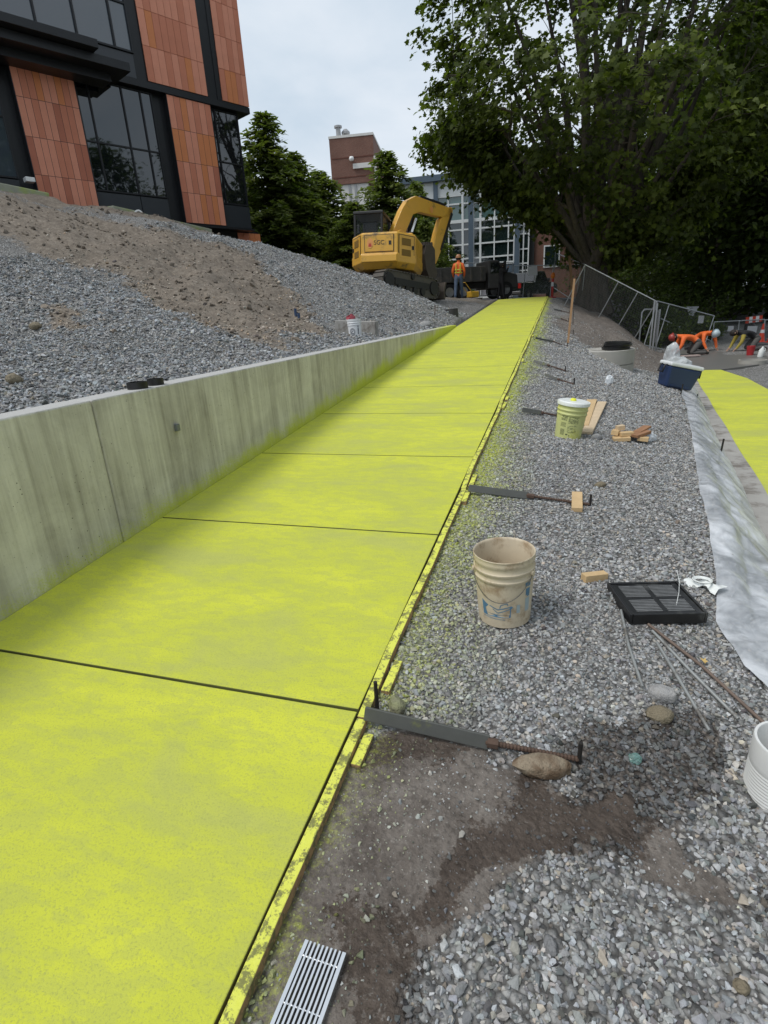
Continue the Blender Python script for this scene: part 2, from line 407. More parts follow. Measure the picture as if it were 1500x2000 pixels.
def fields(x, y):
    wob = fbm(x, y, 2.2, 4, 71)*.35; wl = fbm(x, y, .9, 4, 77)
    near = smooth(7, 4, y)*smooth(-.7, -.6, x)
    xs, ys = x+wob*.42+fbm(x, y, 9, 3, 74)*.05, y+fbm(x, y, 2.6, 4, 73)*.24+fbm(x, y, 9, 3, 75)*.05
    sr = np.maximum(poly_mask(xs, ys, SOIL_R, .09), poly_mask(xs, ys, SOIL_R2, .07)*.8)
    sr = np.maximum(sr, smooth(.42, .75, fbm(x, y, 1.8, 4, 81)+.1)*smooth(4.6, 2.5, y)*.55)
    xl_, yl_ = x+wl*.5, y+fbm(x, y, .8, 4, 79)*.9
    sl = np.maximum(poly_mask(xl_, yl_, SOIL_L, .8), poly_mask(xl_, yl_, SOIL_L2, .2)*.7)
    fd_ = (x-BP0[0])*BN[0]+(y-BP0[1])*BN[1]; fu_ = (x-BP0[0])*BU[0]+(y-BP0[1])*BU[1]
    sl = np.maximum(sl, smooth(6.2, 4.4, fd_+wl*1.6)*smooth(3.5, 1.5, fu_+wl)*.95)
    sf = poly_mask(x+wob, y+wob, SOIL_F, .7)*.85
    soil = np.where(x < -2.9, sl, np.maximum(sr, sf))
    soil = np.where((y > 24) & (x < -2.9), np.maximum(soil, .55), soil)
    wet = np.maximum.reduce([poly_mask(xs, ys, WET_R, .06), poly_mask(xs, ys, WET_R2, .05)*.8, poly_mask(xs, ys, WET_R3, .08)*.75, poly_mask(xs, ys, WET_R4, .08)*.55])*near
    d = x-XR                                              # overspray of the yellow compound beside the form boards
    sp = .20+.25*vnoise(np.zeros_like(y), y*.9, 5)
    yel = smooth(sp+.16, .02, d+fbm(x, y, 6, 3, 91)*.12)*np.where(d > 0, 1, 0)*(.62+.38*smooth(2.2, 5.5, y))
    return np.clip(soil, 0, 1), np.clip(wet, 0, 1), np.clip(yel, 0, 1)

gm = grid_mesh('ground', GX, GY, GZ)
fs_, fw_, fy_ = fields(GX, GY)
for nm, arr in (('soil', fs_), ('wet', fw_), ('yel', fy_)):
    a = gm.attributes.new(nm, 'FLOAT', 'POINT'); a.data.foreach_set('value', arr.astype(np.float32).ravel())
ground = bpy.data.objects.new('ground', gm); COL.objects.link(ground); ground['kind'] = 'structure'
def ground_mat():
    t = NT('ground_earth'); v = t.coord()
    soil, wet, yel = t.attr('soil'), t.attr('wet'), t.attr('yel')
    big = t.noise(v, 1.1, 5, .6); mid = t.noise(v, 9, 6, .65); fine = t.noise(v, 70, 5, .7)
    # gravel seen from afar / grit between the loose stones: each cell its own grey
    cells = t.node('ShaderNodeTexVoronoi'); t.link(v, cells.inputs['Vector']); cells.inputs['Scale'].default_value = 44; cells.inputs['Randomness'].default_value = 1
    cgrey = t.node('ShaderNodeSeparateColor'); t.link(cells.outputs['Color'], cgrey.inputs[0])
    grav = t.ramp(cgrey.outputs[0], [(0, (.16, .158, .155)), (.45, (.31, .306, .30)), (.8, (.42, .415, .40)), (1, (.56, .55, .53))])
    grav = t.mix(t.step(cells.outputs['Distance'], .35, .75), grav, (.13, .125, .118))
    dirt = t.ramp(mid, [(.28, (.105, .086, .073)), (.5, (.175, .150, .130)), (.74, (.27, .24, .212))])
    tan = t.ramp(mid, [(.28, (.13, .105, .082)), (.5, (.215, .178, .14)), (.74, (.32, .275, .225))])
    sx = t.node('ShaderNodeSeparateXYZ'); t.link(v, sx.inputs[0])
    dirt = t.mix(t.step(sx.outputs[0], -2.5, -3.5), dirt, tan)
    dirt = t.mix(t.math('MULTIPLY', t.step(fine, .54, .68), .5), dirt, (.36, .33, .30)); dirt = t.mix(t.math('MULTIPLY', t.step(t.noise(v, 33, 5, .75), .52, .40), .45), dirt, (.06, .05, .042))
    edge = t.step(t.math('ADD', soil, t.math('MULTIPLY', t.math('SUBTRACT', mid, .5), 1.3)), .34, .66)
    col = t.mix(edge, grav, dirt)
    col = t.mix(t.step(big, .35, .75, 0, .22), col, (.10, .085, .072))
    wv = t.step(t.math('ADD', wet, t.math('MULTIPLY', t.math('SUBTRACT', t.noise(v, 38, 4, .75), .5), 2.1)), .46, .60)
    col = t.mix(wv, col, t.mix(1.0, col, (.50, .44, .40), 'MULTIPLY'))
    yv = t.step(t.math('ADD', yel, t.math('MULTIPLY', t.math('SUBTRACT', t.noise(v, 60, 4, .8), .5), 1.1)), .45, 1.0, 0, .75)
    col = t.mix(yv, col, (.50, .56, .07))
    t.set(Base_Color=col, Roughness=t.step(wv, 0, 1, .92, .5), Specular_IOR_Level=.35)
    h = t.math('ADD', t.math('MULTIPLY', t.math('MULTIPLY', cells.outputs['Distance'], -1.0), t.math('SUBTRACT', 1.0, t.math('MULTIPLY', edge, .75))), t.math('ADD', t.math('MULTIPLY', fine, .35), t.math('MULTIPLY', mid, .7)))
    t.set(Normal=t.bump(h, 1.0, .024)); return t.m
gm.materials.append(ground_mat())

# ------------------------------------------------------------------ loose stones (nobody could count them)
def stone_meshes(n, seed, pts=13, flat=.72):
    out = []; r = np.random.default_rng(seed)
    for k in range(n):
        bm = bmesh.new()
        P = r.normal(size=(pts, 3)); P /= np.linalg.norm(P, axis=1)[:, None]; P *= r.uniform(.75, 1.08, (pts, 1))
        P *= np.array([1, r.uniform(.6, .95), r.uniform(.45, flat)])
        for p in P: bm.verts.new(p*.5)
        res = bmesh.ops.convex_hull(bm, input=bm.verts)
        bmesh.ops.delete(bm, geom=[g for g in res['geom_interior'] if isinstance(g, bmesh.types.BMVert)], context='VERTS')
        me = bpy.data.meshes.new('stone'); bm.to_mesh(me); bm.free(); out.append(me)
    return out
def stone_mat():
    t = NT('crushed_stone'); v = t.coord()
    c = t.attr('tint', 'Color', 'INSTANCER'); n = t.noise(v, 3.5, 5, .65)
    col = t.mix(t.step(n, .35, .75, 0, .45), c, t.mix(1.0, c, (.55, .53, .5), 'MULTIPLY'))
    w = t.attr('damp', 'Fac', 'INSTANCER')
    t.set(Base_Color=col, Roughness=t.step(w, 0, 1, .85, .38), Specular_IOR_Level=.4, Normal=t.bump(t.noise(v, 9, 4, .7), .35, .05)); return t.m
STONE = stone_mat()
def stones_obj(name, label, P, size, tint, damp, meshes, seed):
    """one object of loose stones: points with size and colour, a stone shape on each"""
    r = np.random.default_rng(seed); n = len(P)
    me = bpy.data.meshes.new(name); me.vertices.add(n); me.vertices.foreach_set('co', P.astype(np.float32).ravel())
    def at(nm, ty, arr, f): a = me.attributes.new(nm, ty, 'POINT'); a.data.foreach_set(f, arr.astype(np.float32).ravel())
    at('size', 'FLOAT', size, 'value'); at('damp', 'FLOAT', damp, 'value')
    at('tint', 'FLOAT_COLOR', np.concatenate([tint, np.ones((n, 1))], 1), 'color')
    rot = np.stack([r.normal(0, .35, n), r.normal(0, .35, n), r.uniform(0, 6.283, n)], 1); at('turn', 'FLOAT_VECTOR', rot, 'vector')
    a = me.attributes.new('pick', 'INT', 'POINT'); a.data.foreach_set('value', r.integers(0, len(meshes), n).astype(np.int32))
    o = bpy.data.objects.new(name, me); COL.objects.link(o); o['kind'] = 'stuff'; o['label'] = label; o['category'] = 'gravel'
    c = bpy.data.collections.new(name+'_shapes')
    for ms in meshes:
        if not ms.materials: ms.materials.append(STONE)
        c.objects.link(bpy.data.objects.new('stone_shape', ms))
    ng = bpy.data.node_groups.new(name, 'GeometryNodeTree')
    ng.interface.new_socket('Geometry', in_out='INPUT', socket_type='NodeSocketGeometry'); ng.interface.new_socket('Geometry', in_out='OUTPUT', socket_type='NodeSocketGeometry')
    N = ng.nodes.new; K = ng.links.new
    gi, go = N('NodeGroupInput'), N('NodeGroupOutput'); ci = N('GeometryNodeCollectionInfo'); ci.inputs['Collection'].default_value = c; ci.inputs['Separate Children'].default_value = True
    ip = N('GeometryNodeInstanceOnPoints'); ip.inputs['Pick Instance'].default_value = True
    def na(nm, ty):
        q = N('GeometryNodeInputNamedAttribute'); q.data_type = ty; q.inputs['Name'].default_value = nm; return q.outputs['Attribute']
    mp_ = N('GeometryNodeMeshToPoints')
    K(gi.outputs[0], mp_.inputs['Mesh']); K(mp_.outputs[0], ip.inputs['Points']); K(ci.outputs[0], ip.inputs['Instance'])
    K(na('pick', 'INT'), ip.inputs['Instance Index']); K(na('turn', 'FLOAT_VECTOR'), ip.inputs['Rotation']); K(na('size', 'FLOAT'), ip.inputs['Scale'])
    K(ip.outputs[0], go.inputs[0])
    md = o.modifiers.new('stones', 'NODES'); md.node_group = ng
    return o
def tints(n, r, damp, yel=None):
    g = np.clip(r.normal(.375, .125, n), .10, .72); b = r.normal(0, .006, (n, 3))
    base = np.array([[1.0, 1.0, .99], [.96, 1.0, 1.03], [1.06, 1.0, .91], [1.14, .99, .82]])[r.choice(4, n, p=[.5, .28, .17, .05])]
    c = np.clip(g[:, None]*base+b, .03, .7)
    c = c*(1-.62*damp[:, None])
    if yel is not None:
        k = np.clip(yel*1.1, 0, .92)[:, None]; c = c*(1-k)+np.array([[.56, .62, .07]])*k
    return c
SM = stone_meshes(12, 3)
def visible(x, y, z, m=80):
    d = np.stack([x-CAM[0], y-CAM[1], z-CAM[2]], -1) @ RB
    px = 750+d[:, 0]/d[:, 2]*F_PX; py = 1000+d[:, 1]/d[:, 2]*F_PX
    return (d[:, 2] > .1) & (px > -m-250) & (px < 1500+m+250) & (py > -m) & (py < 2000+m+250)
def scatter_right():
    r = np.random.default_rng(5); Xs = []; Ss = []
    for (x0, x1, y0, y1, dens, s0, s1) in ((-.66, 1.9, .3, 3.2, 6600, .008, .030), (-.66, 2.1, 3.2, 7, 4200, .011, .031), (-.66, 2.8, 7, 13, 2100, .014, .036), (-.66, 3.4, 13, 19, 700, .022, .055)):
        n = int((x1-x0)*(y1-y0)*dens); x = r.uniform(x0, x1, n); y = r.uniform(y0, y1, n)
        s = np.clip(np.exp(r.normal(math.log((s0+s1)/2.25), .36, n)), s0*.8, s1*1.45); Xs.append(np.stack([x, y], 1)); Ss.append(s)
    X = np.concatenate(Xs); S = np.concatenate(Ss); x, y = X.T
    soil, wet, yel = fields(x, y)
    keep = r.random(len(x)) < np.clip(1.04-soil*1.02, .34, 1)
    keep &= x < xlow(y)-.5+.3*smooth(14, 17, y)
    z = H(x, y); keep &= visible(x, y, z)
    clump = fbm(x, y, 3.1, 3, 101); S = S*(1+.30*clump)*(1+.22*smooth(.2, .9, x)*smooth(2.4, 1.4, y))
    x, y, z, S, soil, wet, yel = (a[keep] for a in (x, y, z, S, soil, wet, yel))
    S = np.where((soil > .6) & (r.random(len(S)) < .93), S*r.uniform(.28, .55, len(S)), S)
    damp = np.clip(smooth(.3, .7, wet+r.normal(0, .18, len(x))), 0, 1)
    stones_obj('gravel', 'loose crushed grey gravel beside the yellow path', np.stack([x, y, z+S*.10], 1), S, tints(len(x), r, damp, yel*r.random(len(x))), damp, SM, 6)
def scatter_left():
    r = np.random.default_rng(8); Xs = []; Ss = []
    for (x0, x1, y0, y1, dens, s0, s1) in ((-8.5, -3.1, 1.2, 6, 1700, .018, .047), (-10, -3.1, 6, 10, 750, .026, .06), (-11, -3.0, 10, 20, 330, .03, .075)):
        n = int((x1-x0)*(y1-y0)*dens); x = r.uniform(x0, x1, n); y = r.uniform(y0, y1, n)
        s = np.clip(np.exp(r.normal(math.log((s0+s1)/2.25), .38, n)), s0*.7, s1*1.5); Xs.append(np.stack([x, y], 1)); Ss.append(s)
    X = np.concatenate(Xs); S = np.concatenate(Ss); x, y = X.T
    soil, wet, yel = fields(x, y); z = H(x, y)
    keep = (r.random(len(x)) < np.clip(1.05-soil, .06, 1)) & visible(x, y, z) & (x < -3.1)
    x, y, z, S, soil = (a[keep] for a in (x, y, z, S, soil)); damp = np.zeros(len(x))
    c = tints(len(x), r, damp)*np.array([[.88, .90, .92]])
    k = (soil > .5)[:, None]; c = np.where(k, c*np.array([[1.2, 1.02, .84]]), c)
    stones_obj('embankment_gravel', 'loose bluish grey gravel on the embankment slope', np.stack([x, y, z+S*.12], 1), S, c, damp, SM, 9)
def scatter_clods():
    r = np.random.default_rng(15); n = 5200; x = r.uniform(-13, -3.6, n); y = r.uniform(4, 19, n); soil, wet, yel = fields(x, y); z = H(x, y)
    keep = (r.random(n) < soil*.9) & visible(x, y, z); x, y, z = x[keep], y[keep], z[keep]; S = np.clip(np.exp(r.normal(-2.75, .5, len(x))), .03, .22)
    c = np.clip(r.normal(1, .22, (len(x), 1))*np.array([[.215, .178, .142]]), .06, .5)
    stones_obj('soil_clods', 'brown clods of earth strewn over the cut bank', np.stack([x, y, z+S*.05], 1), S, c, np.zeros(len(x)), SM, 16)
scatter_right(); scatter_left(); scatter_clods()

# ------------------------------------------------------------------ yellow path of slabs
def yellow_mat(name, seed):
    t = NT(name); v = t.coord()
    oi = t.node('ShaderNodeObjectInfo'); add = t.node('ShaderNodeVectorMath', operation='ADD'); sc = t.node('ShaderNodeVectorMath', operation='SCALE')
    t.link(oi.outputs['Location'], sc.inputs[0]); sc.inputs['Scale'].default_value = 1.0; t.link(v, add.inputs[0]); t.link(sc.outputs[0], add.inputs[1]); v = add.outputs[0]
    mpn = t.node('ShaderNodeMapping'); mpn.inputs['Location'].default_value = (seed*3.1, seed, 0); mpn.inputs['Scale'].default_value = (.55, 1.3, 1); t.link(v, mpn.inputs['Vector']); vs = mpn.outputs['Vector']
    blot = t.noise(vs, 1.9, 6, .62, .5); mid = t.noise(vs, 13, 5, .7, .3); fine = t.noise(v, 140, 4, .75); spk = t.noise(v, 420, 3, .8)
    wet_c = (.555, .590, .062); thin_c = (.470, .490, .135); bri = (.640, .665, .058)
    col = t.mix(t.step(blot, .42, .66), wet_c, bri)
    col = t.mix(t.step(blot, .50, .30, 0, .7), col, thin_c)
    col = t.mix(t.step(mid, .56, .42, 0, .38), col, (.43, .46, .12))
    col = t.mix(t.step(fine, .50, .34, 0, .60), col, (.33, .355, .10))
    col = t.mix(t.step(spk, .62, .78, 0, .5), col, (.72, .75, .11))
    t.set(Base_Color=col, Roughness=.78, Specular_IOR_Level=.3)
    h = t.math('ADD', t.math('MULTIPLY', fine, .7), t.math('MULTIPLY', spk, .4))
    t.set(Normal=t.bump(t.math('ADD', h, t.math('MULTIPLY', mid, .5)), .55, .004)); return t.m
YEL = yellow_mat('yellow_cured_concrete', 1)
JOINT = mat('unsprayed_shaded_joint', (.13, .14, .035), .9, var=.3, scale=30)  # concrete the spray missed, with the shadow inside the joints painted in
path = bpy.data.objects.new('path', None); COL.objects.link(path); path['kind'] = 'structure'
path['label'] = 'concrete path sprayed bright yellow beside the retaining wall'
ang = math.atan(SL); Y0 = 1.655-1.585*2; k = 0
bed = MB().box2((XL+.002, Y0-.01, -.16), (XR-.004, YEND-.02, -.04))
for i, p in enumerate(bed.v): bed.v[i] = (p[0], p[1], p[2]+SL*p[1]+(.007 if p[2] > -.1 else 0))
bed.build('slab_bed', JOINT, path)
while Y0+1.585*k < YEND-.2:
    ya, yb = Y0+1.585*k+.007, min(Y0+1.585*(k+1)-.007, YEND)
    if yb > YEND-.6: yb = YEND
    b = MB(); yc = (ya+yb)/2
    nx, ny = 10, 8
    X, Y = np.meshgrid(np.linspace(XL+.001, XR, nx), np.linspace(ya, yb, ny))
    Z = SL*Y+fbm(X, Y, .8, 3, 111)*.004
    vs = [(X[j, i]-(XL+XR)/2, Y[j, i]-yc, Z[j, i]-SL*yc) for j in range(ny) for i in range(nx)]
    b.add(vs, [(j*nx+i, j*nx+i+1, (j+1)*nx+i+1, (j+1)*nx+i) for j in range(ny-1) for i in range(nx-1)])
    rim = [j for j in range(nx)]+[j*nx+nx-1 for j in range(1, ny)]+[(ny-1)*nx+i for i in range(nx-2, -1, -1)]+[j*nx for j in range(ny-2, 0, -1)]
    lo = [(b.v[i][0], b.v[i][1], b.v[i][2]-.10) for i in rim]; q = len(b.v); b.v += lo; n = len(rim)
    for i in range(n): b.f.append((rim[i], q+i, q+(i+1) % n, rim[(i+1) % n])); b.mi.append(1)
    o = b.build('slab', [YEL, JOINT], path, smooth_=30, bev=.004, loc=((XL+XR)/2, yc, SL*yc))
    k += 1
    if yb >= YEND: break

# ------------------------------------------------------------------ concrete retaining wall
def wall_mat():
    t = NT('board_marked_concrete'); v = t.coord()
    sx = t.node('ShaderNodeSeparateXYZ'); t.link(v, sx.inputs[0])
    # tall form marks: tone changes along the wall, long streaks down it
    m1 = t.node('ShaderNodeMapping'); m1.inputs['Scale'].default_value = (1, 4.6, .20); t.link(v, m1.inputs['Vector'])
    m2 = t.node('ShaderNodeMapping'); m2.inputs['Scale'].default_value = (1, 17, .6); t.link(v, m2.inputs['Vector'])
    s1 = t.noise(m1.outputs[0], 1.6, 5, .62, .3); s2 = t.noise(m2.outputs[0], 1.8, 5, .65, .4); big = t.noise(v, 2.3, 6, .68, .5); fine = t.noise(v, 60, 5, .7)
    vb = t.node('ShaderNodeTexVoronoi', feature='F1', voronoi_dimensions='1D'); vb.inputs['Scale'].default_value = 3.2; t.link(sx.outputs[1], vb.inputs['W'])
    sc = t.node('ShaderNodeSeparateColor'); t.link(vb.outputs['Color'], sc.inputs[0])
    mixv = t.math('ADD', t.math('ADD', t.math('MULTIPLY', s1, .34), t.math('MULTIPLY', s2, .30)), t.math('ADD', t.math('MULTIPLY', sc.outputs[0], .09), t.math('MULTIPLY', big, .32)))
    col = t.ramp(mixv, [(.36, (.27, .25, .222)), (.44, (.40, .378, .345)), (.51, (.51, .487, .45)), (.57, (.60, .578, .535)), (.67, (.74, .715, .67))])
    col = t.mix(t.step(fine, .55, .75, 0, .3), col, (.20, .19, .15)); pit = t.step(t.math('ADD', t.voro(v, 26), t.math('MULTIPLY', t.noise(v, 2.2, 3, .6), .22)), .21, .16); col = t.mix(t.math('MULTIPLY', pit, .8), col, (.05, .048, .04))
    geo = t.node('ShaderNodeNewGeometry'); sn = t.node('ShaderNodeSeparateXYZ'); t.link(geo.outputs['Normal'], sn.inputs[0])
    top = t.step(sn.outputs[2], .6, .9); col = t.mix(top, col, t.mix(fine, (.36, .355, .34), (.58, .57, .55)))
    # yellow overspray low on the face, following the slope of the path
    hgt = t.math('SUBTRACT', sx.outputs[2], t.math('MULTIPLY', sx.outputs[1], SL))
    edge = t.math('ADD', hgt, t.math('ADD', t.math('MULTIPLY', t.math('SUBTRACT', t.noise(v, 3.0, 4, .6), .5), .32), t.math('MULTIPLY', t.math('SUBTRACT', t.noise(v, 90, 4, .85), .5), .42)))
    far = t.step(sx.outputs[1], 3.0, 11, .0, .13)
    ysp = t.step(t.math('SUBTRACT', edge, far), .17, -.06)
    col = t.mix(t.math('MULTIPLY', ysp, .93), col, (.55, .60, .04))
    t.set(Base_Color=col, Roughness=.82, Specular_IOR_Level=.3, Normal=t.bump(t.math('ADD', t.math('MULTIPLY', fine, .4), t.math('MULTIPLY', s2, .6)), .5, .008)); return t.m
WALL = wall_mat()
w = MB(); ys = [-1.6, 2.83, 7.1, 11.4, 16.25]
for a, b in zip(ys[:-1], ys[1:]):
    a += .004; b -= .004
    vs = [(x, y, z) for y in (a, b) for x, z in ((XL, SL*y-.25), (XL, float(wall_top(y))), (XL-.21, float(wall_top(y))), (XL-.21, SL*y-.25))]
    w.add(vs, [(0, 1, 5, 4), (1, 2, 6, 5), (2, 3, 7, 6), (3, 0, 4, 7), (0, 3, 2, 1), (4, 5, 6, 7)])
wall = w.build('retaining_wall', WALL, bev=.012)
tag(wall, 'long board-marked concrete retaining wall with yellow overspray along its foot', 'wall')

# ================================================================== terracotta building on the bank
BLACK = mat('black_metal_cladding', (.012, .013, .015), .42, var=.25, scale=2, spec=.4)
PANEL = mat('dark_spandrel_panel', (.030, .034, .040), .30, var=.15, scale=1.2)
def glass_mat(name, base, rough=.02, wob=.02):
    t = NT(name); v = t.coord()
    t.set(Base_Color=base, Roughness=rough, Specular_IOR_Level=.75, IOR=1.6, Coat_Weight=.35, Coat_Roughness=.02)
    t.set(Normal=t.bump(t.noise(v, .8, 2, .5), wob, .3)); return t.m
GLASS = glass_mat('dark_window_glass', (.006, .008, .010))
GLASS_B = glass_mat('sky_toned_window_glass', (.05, .065, .08))  # bluish base colour paints in the sky reflected by these panes
def terra(name, c):
    t = NT(name); v = t.coord('Object', (40, 1, 1)); n = t.noise(v, 3, 4, .6); g = t.noise(t.coord(), 1.7, 4, .6)
    col = t.mix(n, tuple(x*.86 for x in c), tuple(x*1.12 for x in c)); col = t.mix(t.step(g, .35, .75, 0, .35), col, tuple(x*.72 for x in c))
    t.set(Base_Color=col, Roughness=.62, Specular_IOR_Level=.35, Normal=t.bump(n, .25, .01)); return t.m
TERRA = [terra('terracotta_pink', (.72, .295, .190)), terra('terracotta_red', (.60, .220, .132)), terra('terracotta_orange', (.66, .235, .095)), terra('terracotta_brown', (.48, .165, .10))]
def fu(px, py, off=0.0):
    P = on_facade(px, py, off); return float((P-BP0) @ BU), float(P[2])
bld = thing('terracotta_building', 'modern building with orange terracotta tile panels, black frames and dark glass above the bank', 'building', (BP0[0], BP0[1], 0), (0, 0, math.atan2(BU[1], BU[0])))
def fb(name, u0, u1, z0, z1, w0, w1, m_, bev=None, parent=None):      # w: metres in front of the facade plane
    return MB().box2((u0, -w0, z0), (u1, -w1, z1)).build(name, m_, parent or bld, bev=bev)
ZF = fu(406, 200)[1]; ZB = fu(442, 442)[1]; TH = (fu(411, 205)[1]-ZB)/4.0
uR0, uR1 = fu(364, 435)[0], fu(442, 442)[0]
uL0, uL1 = fu(80, 395)[0], fu(196, 416)[0]
uA0, uA1 = fu(290, 168)[0], fu(406, 200)[0]
uB0, uB1 = fu(435, 208)[0], fu(487, 224)[0]
_tile = {}
def tiles(u0, u1, z0, rows, n, w0=.03, th=None, pal=(.36, .26, .22, .16), top_clip=None):
    th = th or TH; tw = (u1-u0)/n
    key = (round(tw, 3), round(th, 3))
    if key not in _tile:
        b = MB().box((0, 0, 0), (tw-.012, .035, th-.014)); _tile[key] = [b.mesh('tile', m_) for m_ in TERRA]
    for r in range(rows):
        last = -1
        for i in range(n):
            k = int(rng.choice(4, p=np.array(pal)/sum(pal)))
            o = bpy.data.objects.new('tile', _tile[key][k]); COL.objects.link(o); o.parent = bld
            o.location = (u0+tw*(i+.5), -w0-.0175-rng.uniform(0, .004), z0+th*(r+.5)); 
# cores the panels hang on
uC = uB1; uLow = fu(500, 470)[0]-.02
fb('upper_wall', -22, uC-.02, ZF+.10, 19, .0, -14, BLACK)
fb('lower_wall', -22, uLow-.03, ZB-.02, ZF+.10, -.30, -13.6, BLACK)
fb('plinth_wall', -22, fu(520, 455)[0]-.05, -1, ZB-.03, -.55, -13, BLACK)
fb('floor_band', -22, uC, ZF-.06, ZF+.16, .06, -14.05, BLACK)
fb('floor_band', -3.4, uLow+.0, ZB-.10, ZB-.02, .04, -13.7, BLACK)
# terracotta panels
tiles(uL0, uL1, ZB-TH*2, 6, 9, pal=(.42, .34, .04, .20), w0=-.02)
tiles(uR0, uR1, ZB+.02, 4, 7, pal=(.34, .22, .40, .04), w0=-.02, th=(ZF-.08-ZB-.02)/4)
tiles(uA0, uA1, ZF+.18, 7, 9, pal=(.50, .34, .16, .0))
tiles(uB0, uB1, ZF+.18, 7, 5, pal=(.45, .35, .20, .0))
fb('panel_backing', uL0-.02, uL1+.02, ZB-TH*2, ZB+4*TH-.02, .015, -.31, BLACK)
fb('panel_backing', uR0-.02, uR1+.02, ZB, ZF-.065, .015, -.31, BLACK)
# lower storey seen under the floor band, right of the heap
a0, a1 = fu(380, 450)[0], fu(412, 455)[0]; b0, b1 = fu(476, 452)[0], fu(520, 455)[0]
tiles(a0, a1, ZB-.12-TH, 1, 2, w0=-.52, pal=(.1, .2, .6, .1)); tiles(b0, b1, ZB-.12-TH, 1, 4, w0=-.52, pal=(.2, .2, .6, 0))
tiles(a0, a1, ZB-.12-2*TH, 1, 2, w0=-.52, pal=(.1, .2, .6, .1)); tiles(b0, b1, ZB-.12-2*TH, 1, 4, w0=-.52, pal=(.2, .2, .6, 0))
def window(u0, u1, z0, z1, w, us, zs, glass, frame=.05, deep=.05, name='window'):
    """recessed window: rails and mullions around single panes"""
    f = MB()
    U = [u0]+list(us)+[u1]; Z = [z0]+list(zs)+[z1]
    for u in U: f.box2((u-frame/2, -w-deep, z0-frame/2), (u+frame/2, -w+.03, z1+frame/2))
    for z in Z:
        for a, b in zip(U[:-1], U[1:]): f.box2((a+frame/2+.001, -w-deep+.006, z-frame/2), (b-frame/2-.001, -w+.025, z+frame/2))
    win = f.build(name, BLACK, bld)
    for a, b in zip(U[:-1], U[1:]):
        for c, d in zip(Z[:-1], Z[1:]):
            p = MB().add([(a+.02, -w, c+.02), (b-.02, -w, c+.02), (b-.02, -w, d-.02), (a+.02, -w, d-.02)], [(0, 1, 2, 3)])
            o = p.build('pane', glass, win, fix=False)
            o.rotation_euler = (rng.normal(0, .0), 0, 0)
    return win
# big 2 x 2 window between the panels, with the dark spandrels below it
g0, g1 = fu(150, 178)[0]+.05, fu(345, 380)[0]-.30
zs_ = fu(240, 283)[1]; zlow = fu(250, 375)[1]
window(g0, g1, zlow, ZF-.12, -.22, [g0+.42, g0+1.62, g1-.42], [zs_], GLASS)
for a, b in ((g0, g0+1.62), (g0+1.64, g1)): fb('spandrel', a, b-.01, ZB-2.2, zlow-.06, -.20, -.29, PANEL)
# window right of the tiles, at the corner
h0, h1 = uR1+.14, uLow-.05
zs2 = fu(460, 318)[1]; zl2 = fu(460, 397)[1]
window(h0, h1, zl2, ZF-.12, -.22, [h0+.16], [zs2], GLASS)
fb('spandrel', uR1+.10, uLow+.0, ZB-.0, zl2-.06, -.18, -.29, PANEL)
# window left of the tiles
k1 = uL0-.45
window(k1-6, k1, fu(20, 343)[1], ZF-.25, -.22, [k1-4.4, k1-2.8, k1-1.2], [fu(0, 222)[1]], GLASS_B)
fb('spandrel', k1-6, k1, ZB-2.2, fu(20, 343)[1]-.06, -.20, -.29, PANEL)
lt = MB().box2((k1+.06, -.30, fu(40, 352)[1]-.07), (k1+.34, -.02, fu(40, 352)[1]+.07)).build('wall_light', mat('white_enamel', (.8, .8, .78), .4, var=.05), bld, bev=.02)
# upper curtain wall with canopy
c1 = uA0-.42
mid = [c1-.62-1.25*i for i in range(9)]; mid = [m_ for m_ in mid if m_ > -14][::-1]
window(-14.2, c1, ZF+.95, 19, .03, mid, [ZF+2.35, ZF+4.9], GLASS_B, frame=.06, deep=.06)
fb('spandrel', -14.2, c1, ZF+.18, ZF+.90, .02, -.02, PANEL)
# slot window between the upper panels
window(uA1+.10, uA1+.42, ZF+1.1, 19, -.06, [], [ZF+4.4], GLASS_B)
fb('slot_reveal', uA1+.47, uB0-.01, ZF+.18, 19, .03, -.01, BLACK)
# stepped black canopy over the entrance
q0 = fu(245, 128, .9)[0]
fb('canopy', -16, q0-.02, fu(245, 128, .9)[1]-.28, fu(245, 128, .9)[1]-.02, 1.25, -.02, BLACK, bev=.01)
fb('canopy', -16, q0-1.15, fu(245, 128, .9)[1]+.0, fu(245, 128, .9)[1]+.24, 1.6, -.02, BLACK, bev=.01)
fb('canopy_soffit', -16, q0-.5, fu(245, 128, .9)[1]-.52, fu(245, 128, .9)[1]-.285, .7, -.02, BLACK)

